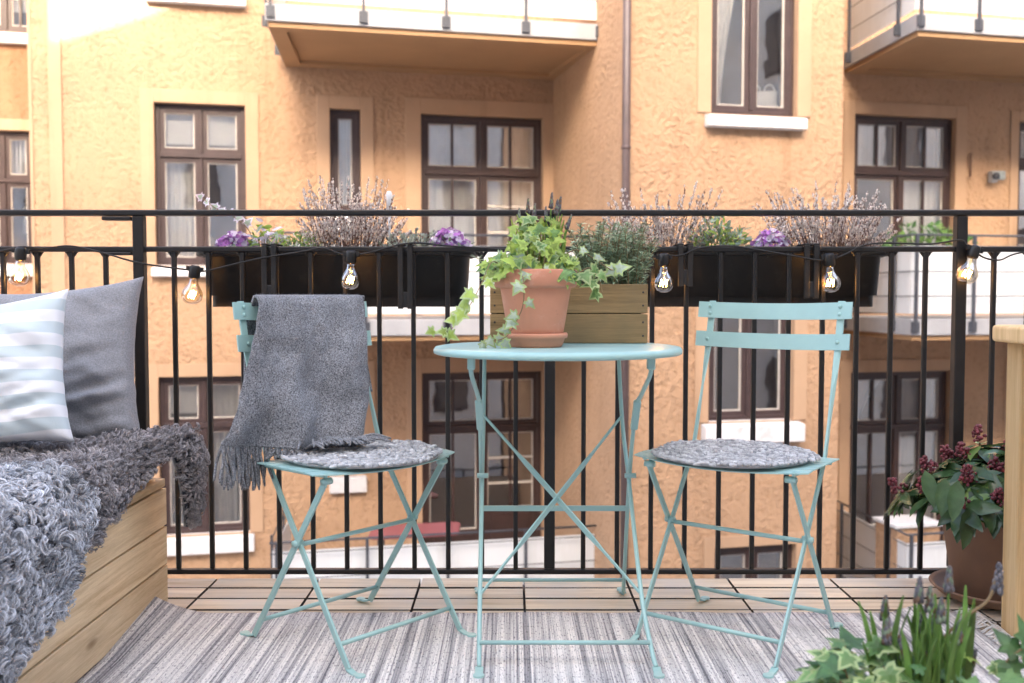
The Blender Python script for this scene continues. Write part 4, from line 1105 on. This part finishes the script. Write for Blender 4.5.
# crate with rosemary
cx0, cx1, cy0, cy1 = X(490,2.56), X(648,2.56), 2.565, 2.715
ct = empty('wooden_crate', ((cx0+cx1)/2, (cy0+cy1)/2, TZ), 'weathered wooden crate of rosemary at the back of the table', 'crate')
hb_ = .075
for z0 in (TZ+.001, TZ+.001+hb_+.002):
    m = MB(); m.box((cx0,cy0,z0),(cx1,cy0+.014,z0+hb_)); m.build('front_board', M['crate'], ct, bevel=.002)
    m = MB(); m.box((cx0,cy1-.014,z0),(cx1,cy1,z0+hb_)); m.build('back_board', M['crate'], ct, bevel=.002)
    for x0 in (cx0+.001, cx1-.015):
        m = MB(); m.box((x0,cy0+.0145,z0),(x0+.014,cy1-.0145,z0+hb_)); m.build('end_board', M['crate'], ct, bevel=.002)
m = MB(); m.box((cx0+.016,cy0+.015,TZ+.002),(cx1-.016,cy1-.015,TZ+.135)); m.build('soil', M['soil'], ct)
m = MB()
for x in (cx0+.012, cx1-.012):
    for z in (.02,.055,.098,.132): m.ball((x, cy0-.0005, TZ+z), .0028, 0, 8, 4, (1,.4,1))
m.build('nails', M['nail'], ct)
def rosemary(x0, x1, n, hmin, hmax, label, wild=0.):
    t = empty('rosemary_bush', ((x0+x1)/2, (cy0+cy1)/2, TZ+.135), label, 'rosemary'); g = MB(); s_ = MB()
    for i in range(n):
        b = Vector((rnd.uniform(x0,x1), rnd.uniform(cy0+.02,cy1-.02), TZ+.13)); h = rnd.uniform(hmin,hmax)
        dx = rnd.uniform(-.03,.03)+(b.x-(x0+x1)/2)*.35 + wild*rnd.uniform(-.05,.02); e = b+Vector((dx, rnd.uniform(-.045,.03), h))
        pts = curve(b, b+Vector((dx*.1,0,h*.6)), e, 12); s_.tube(pts, .0013, 3, cap=False)
        for k in range(int(h*520)):
            u = rnd.uniform(.12,1); j = min(11,int(u*12)); p = pts[j].lerp(pts[j+1], u*12-j); a = rnd.uniform(0,2*PI)
            d_ = Vector((math.cos(a), math.sin(a), rnd.uniform(.5,1.3)))
            put(g, ND_V, ND_F, p, orient(Vector((0,0,1))+rv(.7), d_), rnd.uniform(.016,.027)*(1.1-.3*u), 0 if rnd.random() < .85 else 1)
    s_.build('stems', M['vine'], t); g.build('needles', [M['rosemary'], M['greydark']], t)
rosemary(X(580,2.64), X(642,2.64), 115, .09, .185, 'dense rosemary filling the right half of the crate')
rosemary(X(494,2.64), X(512,2.64), 9, .07, .13, 'sparse rosemary sprigs at the left end of the crate', 1.0)

# ------------------------------------------------------------------ string of bulbs
sl = empty('string_lights', (0, RY-.03, .98), 'string of clear light bulbs on a black cable hung along the railing', 'string lights')
YC = RY-.035
cord = [(-30,250),(0,251),(20,247),(45,248),(70,246),(100,252),(140,263),(190,270),(205,271),(235,264),(262,258),(300,252),(322,248),(338,253),(352,255),(372,252),(398,245),(420,243),(450,246),(520,250),(600,252),(650,257),(664,256),(682,255),(700,248),(730,246),(765,251),(800,257),(818,260),(832,259),(846,254),(862,246),(885,243),(930,244),(960,240),(967,246),(974,251),(985,258),(1000,260),(1015,254),(1050,247)]
m = MB(); m.tube(smooth_path([A_(x,y,YC+.004*math.sin(i*1.7)) for i, (x, y) in enumerate(cord)], 5), .0026, 6); m.build('cable', M['rubber'], sl)
for x, y, tilt in ((21,250,.1),(195,268,.12),(351,253,.03),(664,256,0),(829,256,-.07),(975,248,.28)):
    top = A_(x, y, YC-.002); rot = Matrix.Rotation(tilt, 4, 'Y'); 
    def T(m_): 
        q = MB(); q.v = [tuple((rot @ Vector(p)) + top) for p in m_.v]; q.f = m_.f; q.m = m_.m; q.sm = m_.sm; q.n = m_.n; return q
    m = MB(); m.lathe([(0,.008),(.010,.008),(.0155,.004),(.0165,-.004),(.0165,-.026),(.0145,-.030),(.0,-.030)], 20); m.box((-.0245,-.006,-.010),(.0245,.006,.004))
    T(m).build('socket', M['socket'], sl, bevel=.001)
    m = MB(); k = 1.0
    m.lathe([(.0125,-.029),(.0125,-.040),(.0155,-.048),(.0225,-.058),(.0285,-.069),(.0305,-.079),(.0285,-.091),(.0225,-.100),(.0135,-.1055),(.0,-.1075)], 32)
    bo = T(m).build('bulb', M['bulb'], sl)
    m = MB(); pts = []
    for p in ((-.008,0,-.076),(-.0115,.002,-.088),(-.006,.004,-.068),(-.002,.002,-.089),(.003,-.002,-.067),(.0065,-.003,-.089),(.0105,-.001,-.069),(.008,0,-.076)): pts.append(p)
    m.tube(pts, .0012, 5); T(m).build('filament', M['filament'], bo)
    m = MB(); m.tube([(0,0,-.03),(0,0,-.064)], [.004,.0022], 8); m.tube([(.001,0,-.055),(.008,0,-.076)], .0005, 4); m.tube([(-.001,0,-.055),(-.008,0,-.076)], .0005, 4)
    T(m).build('glass_stem', M['bulb'], bo)

# ------------------------------------------------------------------ bench, sheepskins, pillows
BX, BY1 = -.94, 2.685
bn = empty('wooden_bench', (-1.4, 1.5, 0), 'low box bench of pale pine boards along the left side of the balcony', 'bench')
m = MB()
for k in range(3):
    z0 = .006+k*.1055; m.box((BX-.022, .2, z0), (BX, BY1, z0+.1005))
m.build('front_boards', M['pine'], bn, bevel=.0025)
m = MB()
for k in range(3):
    z0 = .006+k*.1055; m.box((-1.9, BY1-.022, z0), (BX-.0225, BY1-.001, z0+.1035))
m.build('end_boards', M['pine'], bn, bevel=.0025)
m = MB(); m.box((-1.88,.22,.004),(BX-.024,BY1-.024,.32)); m.build('dark_backing', M['gapshade'], bn)  # dark box added behind the boards so their gaps look shaded
m = MB(); m.box((-1.9,.2,.322),(BX-.002,BY1-.002,.344)); m.build('seat_board', M['pine'], bn, bevel=.003)
tag(MB().box((-1.9,.25,.346),(-.955,2.66,.415)).build('bench_cushion', M['greylinen'], bevel=.02, seg=3), 'flat grey seat cushion on the bench, covered by the sheepskins', 'cushion')

CURLS = []
for k in range(12):
    t = MB(); turns = rnd.uniform(.9,1.8); r0 = rnd.uniform(.006,.0105); L = rnd.uniform(.008,.020); NP = 10
    for q in range(6):
        ph = rnd.uniform(-.35,.35); o = Vector((rnd.uniform(-.0028,.0028), rnd.uniform(-.0028,.0028), rnd.uniform(-.003,.003))); kk = rnd.uniform(.85,1.15); pts = []
        for i in range(NP):
            u = i/(NP-1); a = u*turns*2*PI*rnd.uniform(.985,1.015)+ph; rr = r0*kk*(1.1-.65*u)
            pts.append((rr*math.cos(a)-r0+o.x*(1-.3*u), rr*math.sin(a)+o.y, L*kk*u+o.z))
        t.tube(pts, [.0013-.0008*(i/(NP-1)) for i in range(NP)], 3, cap=False)
    CURLS.append((np.array([tuple(p) for p in t.v]), t.f))
def sheepskin(name, fn, nu, nv, n, mt, label, us=(0,1), vs_=(0,1), size=1.0):
    """hide surface fn(u, v) covered with curls"""
    t = empty(name, fn(.5,.5), label, 'sheepskin', 'grey curly sheepskins on the bench')
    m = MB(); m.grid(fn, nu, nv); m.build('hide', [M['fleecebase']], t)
    off = MB(); e = .01
    def under(u, v):
        p = fn(u,v); n_ = (fn(min(1,u+e),v)-fn(max(0,u-e),v)).cross(fn(u,min(1,v+e))-fn(u,max(0,v-e)))
        return p - n_.normalized()*.006
    m = MB(); m.grid(under, nu, nv); m.build('hide_underside', M['hide'], t)
    c = MB()
    for i in range(n):
        u, v = us[0]+(us[1]-us[0])*rnd.random(), vs_[0]+(vs_[1]-vs_[0])*rnd.random()
        p = fn(u,v); n_ = (fn(min(1,u+e),v)-fn(max(0,u-e),v)).cross(fn(u,min(1,v+e))-fn(u,max(0,v-e)))
        if n_.length < 1e-9: continue
        n_.normalize()
        fl = Vector((noise.noise(p*9), noise.noise(p*9+Vector((7,0,0))), noise.noise(p*9+Vector((0,9,0)))))
        ax = (n_*rnd.uniform(.1,.6)+rv(1)*.35+fl*1.6+Vector((0,0,-.45))).normalized()
        Mx = np.array(orient(ax, rv(1), rnd.uniform(0,6)))
        tv, tf = CURLS[rnd.randrange(12)]
        s = size*rnd.uniform(.7,1.35)
        vv = tv @ (Mx.T*s) + np.array(p + n_*rnd.uniform(.001,.011))
        c.add(vv.tolist(), tf, 0, True)
    c.build('curls', mt, t)
    return t
def far_skin(u, v):
    # v along the bench (towards the railing), u across it and over the edge
    y = 2.06+.60*v + .02*math.sin(u*9)
    hang = .10 + .05*math.sin(v*5+1) + (.20 if v > .72 else 0)*min(1,max(0,(v-.72)/.10)) 
    out = -.94 + .085*max(0,min(1,(v-.45)/.35))**1.2
    L1 = out+1.62; tot = L1+hang
    d_ = u*tot
    lump = .020*noise.noise(Vector((u*5, v*5, 1)))
    if d_ < L1:
        x = -1.62+d_; z = .435 + lump + .035*v*u + .03*max(0,(x+1.0)/.2)*v
    else:
        q = d_-L1; a = min(q/.05, PI/2*.95); x = out+.04*math.sin(a)*.6 - .10*max(0,q-.08)*1.2*v; z = .435+lump+.035*v*u+.03*max(0,(out+1.0)/.2)*v - q*.95
    return Vector((x, y, z))
def near_skin(u, v):
    y = .95+1.22*v
    hang = .05 + .62*(1-v)**.85 + .03*math.sin(v*17)
    out = -.945+.012*math.sin(v*11)
    L1 = out+1.55; tot = L1+hang; d_ = u*tot
    lump = .022*noise.noise(Vector((u*6, v*7, 5)))
    edge = .02*math.exp(-((v-.93)/.06)**2)
    if d_ < L1: x = -1.55+d_; z = .442+lump+edge
    else:
        q = d_-L1; a = min(q/.06, PI/2); x = out+.045*math.sin(a)+lump*.6; z = .442+lump*max(0,1-q*6)+edge-q*.96
    return Vector((x, y + (.0 if d_ < L1 else .03*(d_-L1)), z))
sheepskin('sheepskin', far_skin, 50, 40, 6000, M['curl_dark'], 'dark grey curly sheepskin by the railing, its corner hanging over the bench end', us=(.30,1), size=.78)
sheepskin('sheepskin', near_skin, 50, 60, 7000, M['curl_light'], 'lighter blue grey curly sheepskin hanging down the front of the bench nearest the camera', us=(.25,1), vs_=(.25,1), size=1.1)

def pillow(name, c, hw, hh, th, rot, mt, label, wr=1.0, seed=0):
    o = MB(); n = 56
    def side(s):
        def fn(u, v):
            a, b = 2*u-1, 2*v-1
            x = hw*a*(1-.11*(1-b*b)); z = hh*b*(1-.12*(1-a*a))
            t = th*(max(0,1-a*a)**.5*max(0,1-b*b)**.5)**.8
            edge = (1-a**8)*(1-b**8)
            w_ = .016*noise.noise(Vector((a*1.7+seed, b*1.7, s))) + .011*noise.noise(Vector((a*3.0+seed, b*5+a*2, s+4))) + .004*noise.noise(Vector((a*6+seed, b*11+a*5, s+4)))
            # creases running in from the lower right edge
            cr = math.exp(-((a-.75)/.55)**2)*math.exp(-((b+.45)/.40)**2)
            w_ += wr*cr*(.013*math.sin(b*17-a*6.0+seed)+.008*math.sin(b*29-a*9+1))
            w_ += wr*.010*math.exp(-((b-.62)/.22)**2)*math.sin(a*6+seed)
            return (x, -s*(t+w_*edge), z)
        return fn
    for s in (1, -1):
        g = MB(); g.grid(side(s), n, n); 
        o.add(g.v, g.f if s > 0 else [tuple(reversed(f)) for f in g.f], 0, True)
    ob = o.build(name, mt); ob.location = c; ob.rotation_euler = rot
    md = ob.modifiers.new('weld', 'WELD'); md.merge_threshold = .0015
    return tag(ob, label, 'pillow')
pillow('linen_pillow', (-1.265, 2.70, .645), .265, .235, .085, (R(-13), R(-4), R(0)), M['greylinen'], 'plain grey linen pillow leaning against the railing on the bench', 1.0, 1)
pillow('striped_pillow', (-1.295, 2.435, .645), .21, .195, .075, (R(-16), R(-7), R(4)), M['stripe'], 'white pillow with pale blue stripes in front of the grey pillow', .5, 5)

# ------------------------------------------------------------------ skimmia in its pot
kx, ky = 1.335, 2.70
tag(MB().lathe([(0,.010),(.135,.010),(.15,.016),(.172,.036),(.176,.040),(.172,.044),(.160,.036),(.145,.022),(0,.020)], 64, (kx,ky,.004)).build('plant_saucer', M['brownpot']), 'wide brown clay saucer under the skimmia pot', 'saucer')
kp = empty('clay_pot', (kx,ky,.025), 'large brown clay pot holding the dark red skimmia', 'flower pot')
m = MB(); m.lathe([(0,.0),(.112,.0),(.116,.004),(.150,.225),(.156,.228),(.160,.24),(.158,.27),(.150,.274),(.145,.262)], 64, (kx,ky,.025)); m.build('pot_body', M['brownpot'], kp)
m = MB(); m.lathe([(.1445,0),(0,.012)], 30, (kx,ky,.275)); m.build('soil', M['soil'], kp)
kt = empty('skimmia_plant', (kx,ky,.28), 'bushy skimmia with dark green leaves and dark red flower buds', 'shrub')
lf = MB(); st = MB(); bd = MB()
for i in range(46):
    a = i*2.399+rnd.uniform(-.3,.3); r = math.sqrt((i+.5)/46)
    tip = Vector((kx-.03+.265*r*math.cos(a), ky-.03+.19*r*math.sin(a), .415-.15*r*r+rnd.uniform(-.03,.03)))
    b = Vector((kx+.05*math.cos(a), ky+.05*math.sin(a), .275)); pth = curve(b, (b+tip)/2+Vector((0,0,.05)), tip, 6)
    st.tube(pth, .003, 5, cap=False)
    out = Vector((math.cos(a)*r, math.sin(a)*r, .75-.5*r)).normalized()
    for k in range(rnd.randint(10,13)):
        w_ = k*2.4+rnd.random(); side = out.orthogonal().normalized(); d_ = Matrix.Rotation(w_, 3, out) @ side
        el = rnd.uniform(-.25,.45); d_ = (d_+out*el+Vector((0,0,-.28))).normalized(); n_ = (out*1.0+Vector((0,0,.5))+rv(.25) - d_*out.dot(d_)).normalized()
        s = rnd.uniform(.062,.095)
        put(lf, [(x*1.05,y,z-.14*y*y) for x,y,z in OV_V], OV_F, tip-out*rnd.uniform(.0,.025)+d_*.006, orient(n_, d_), s, 1 if rnd.random() < .14 else 0, True)
    if rnd.random() < .66 and r > .15 or i < 8:
        for k in range(46):
            u = rnd.random(); w_ = rnd.uniform(0,2*PI); rad = .026*(1-u*.75)*math.sqrt(rnd.random())
            s1 = out.lerp(Vector((0,0,1)), .5).normalized(); sd1 = s1.orthogonal().normalized()
            q = tip + s1*(.008+.042*u) + (Matrix.Rotation(w_,3,s1) @ sd1)*rad
            bd.ball(q, rnd.uniform(.0035,.0058), 0, 6, 4)
# leaves hanging over the rim of the pot
for (x, y, Y) in ((985,500,2.50),(968,508,2.50),(1005,505,2.51),(945,478,2.50),(925,470,2.52),(1012,480,2.5),(958,480,2.48)):
    p = atY(x, y, Y); put(lf, OV_V, OV_F, p, orient(Vector((rnd.uniform(-.3,.3),-1,.35)), Vector((rnd.uniform(-.35,.2),-.15,-1))), rnd.uniform(.085,.115), 0, True)
st.build('stems', M['vine'], kt); lf.build('leaves', [M['skimmia'], M['skimmialight']], kt); bd.build('flower_buds', M['berry'], kt)

# ------------------------------------------------------------------ wooden side table at the right edge
wt = empty('wooden_side_table', (1.4, 2.2, 0), 'pine side table with rounded top corner cut off by the right edge', 'table')
m = MB(); poly = [(1.545+x, 2.2+y) for x, y in rrect(.76, .50, .05, 6)]
m.prism(poly, .728, .768); m.build('tabletop', M['postwood'], wt, bevel=.008, seg=3)
for x0, y0 in ((1.2125,2.365),(1.80,2.365),(1.2125,1.98),(1.80,1.98)):
    m = MB(); m.box((x0,y0,.0085),(x0+.07,y0+.07,.7275)); m.build('leg', M['postwood'], wt, bevel=.004)

# ------------------------------------------------------------------ potted bulbs and ivy close to the camera
fx, fy, fz = .62, 1.42, .20
fp = empty('terracotta_pot', (fx,fy,.009), 'terracotta pot of ivy and bulbs close to the camera at the bottom right', 'flower pot')
m = MB(); m.lathe([(0,0),(.10,0),(.104,.004),(.135,.14),(.150,.143),(.155,.15),(.155,.187),(.150,.191),(.14,.185)], 56, (fx,fy,.009)); m.build('pot_body', M['terracotta'], fp)
m = MB(); m.lathe([(.1405,0),(0,.012)], 30, (fx,fy,.185)); m.build('soil', M['soil'], fp)
base = Vector((fx, fy, fz))
def sp(x, y, Y=1.45):
    p = atY(x, y, Y); return p
spots = []
for x, yt_, ln in ((884,598,.0),(888,622,.004),(915,640,-.006),(922,582,.008),(918,610,-.004),(935,612,.006),(940,600,.0),(955,650,.01),(950,570,.003),(944,640,.006),(930,590,-.003),(962,625,.006),(972,650,.01),(902,640,-.004),(925,655,.0)):
    Y = rnd.uniform(1.40,1.50); p = atY(x, yt_, Y); spots.append((p.x-ln-fx, Y-fy, p.z-fz, ln))
muscari('grape_hyacinth', base, spots, 'grape hyacinth shoots with grey buds in the blurred foreground pot', .185, 'green', .0078)
bt = empty('bud_twig', base+Vector((.06,0,0)), 'single slanting bud stalk reaching right above the foreground bulbs', 'bulb plant')
m = MB(); pth = smooth_path([base+Vector((.02,.02,0)), sp(940,650), sp(965,618), sp(988,600), sp(997,575)], 6); m.tube(pth, .0026, 6); m.build('stalk', M['vine'], bt)
m = MB(); 
for k in range(26):
    u = k/26; p = sp(997,592).lerp(sp(1000,563), u); m.ball(p+Vector((.006*(1-u*.6)*math.cos(k*2.4), .006*(1-u*.6)*math.sin(k*2.4), 0)), .0042*(1-.4*u), 0, 6, 4, (1,1,1.5))
m.build('flower_spike', M['muscari'], bt)
iv2 = empty('ivy_plant', base+Vector((-.1,0,0)), 'green variegated ivy in the blurred pot at the bottom right', 'ivy')
lf = MB(); st = MB()
for i in range(95):
    a = rnd.uniform(0,2*PI); r = math.sqrt(rnd.random())
    p = Vector((sp(858,650).x+.075*r*math.cos(a), 1.43+.09*r*math.sin(a), fz+.02+.125*(1-r*r*.6)*rnd.random()**.6))
    ivy_leaf(lf, p, Vector((math.cos(a)*r*.5, -.5+.4*math.sin(a), .9))+rv(.4), Vector((math.cos(a),math.sin(a)-.3,rnd.uniform(-.5,.3))), rnd.uniform(.028,.042), *((0,1) if rnd.random() < .6 else (3,3)))
    if i % 4 == 0: st.tube(curve(Vector((fx-.08,fy,fz-.01)), p-Vector((0,0,.03)), p, 5), .0014, 4, cap=False)
for i in range(34):
    p = Vector((sp(925,650).x+rnd.uniform(-.08,.11), 1.43+rnd.uniform(-.05,.06), fz+rnd.uniform(.02,.11)))
    ivy_leaf(lf, p, Vector((0,-.6,.8))+rv(.5), rv(1), rnd.uniform(.022,.038), *rnd.choice(((3,3),(0,0),(2,2),(0,1))))
st.build('stems', M['vine'], iv2); lf.build('leaves', [M['ivy'], M['ivyedge'], M['greenlight'], M['ivydark']], iv2)
iv3 = empty('ivy_plant', base+Vector((.08,0,0)), 'dark green ivy shoot at the bottom right corner, blurred', 'ivy'); lf = MB(); st = MB()
pth = smooth_path([base+Vector((.08,0,0)), base+Vector((.13,.0,.05)), sp(1005,668), sp(1020,650), sp(1040,640)], 6); st.tube(pth, .0016, 4, cap=False)
for k in (10,14,17,19,21,23): ivy_leaf(lf, pth[min(k,len(pth)-1)], Vector((rnd.uniform(-.4,.4),-.8,.6)), rv(1), rnd.uniform(.035,.05), 3, 3)
st.build('stems', M['vine'], iv3); lf.build('leaves', [M['ivy'], M['ivyedge'], M['greenlight'], M['ivydark']], iv3)
# greenery on the opposite balconies
s, z = PC.at(945,238)
q = PC.p(conv(PCf.at(940,238)[0],PCf,PC), OUT-.35, 0)
leafy('balcony_plant', q[0]+.1, q[1], 3.68-ST+.95, 1.0, .3, .28, 260, ['green','ivydark'], 'green plant trailing behind the white sheets of the right balcony', 'plant', s=.09, up=.3)
q = PC.p(wC2[0]-.02, .45, 0)
leafy('balcony_plant', q[0]+.15, q[1], 1.35, .5, .4, .85, 260, ['green','ivydark'], 'tall green plant at the right edge beside the far window', 'plant', s=.11, up=.5)
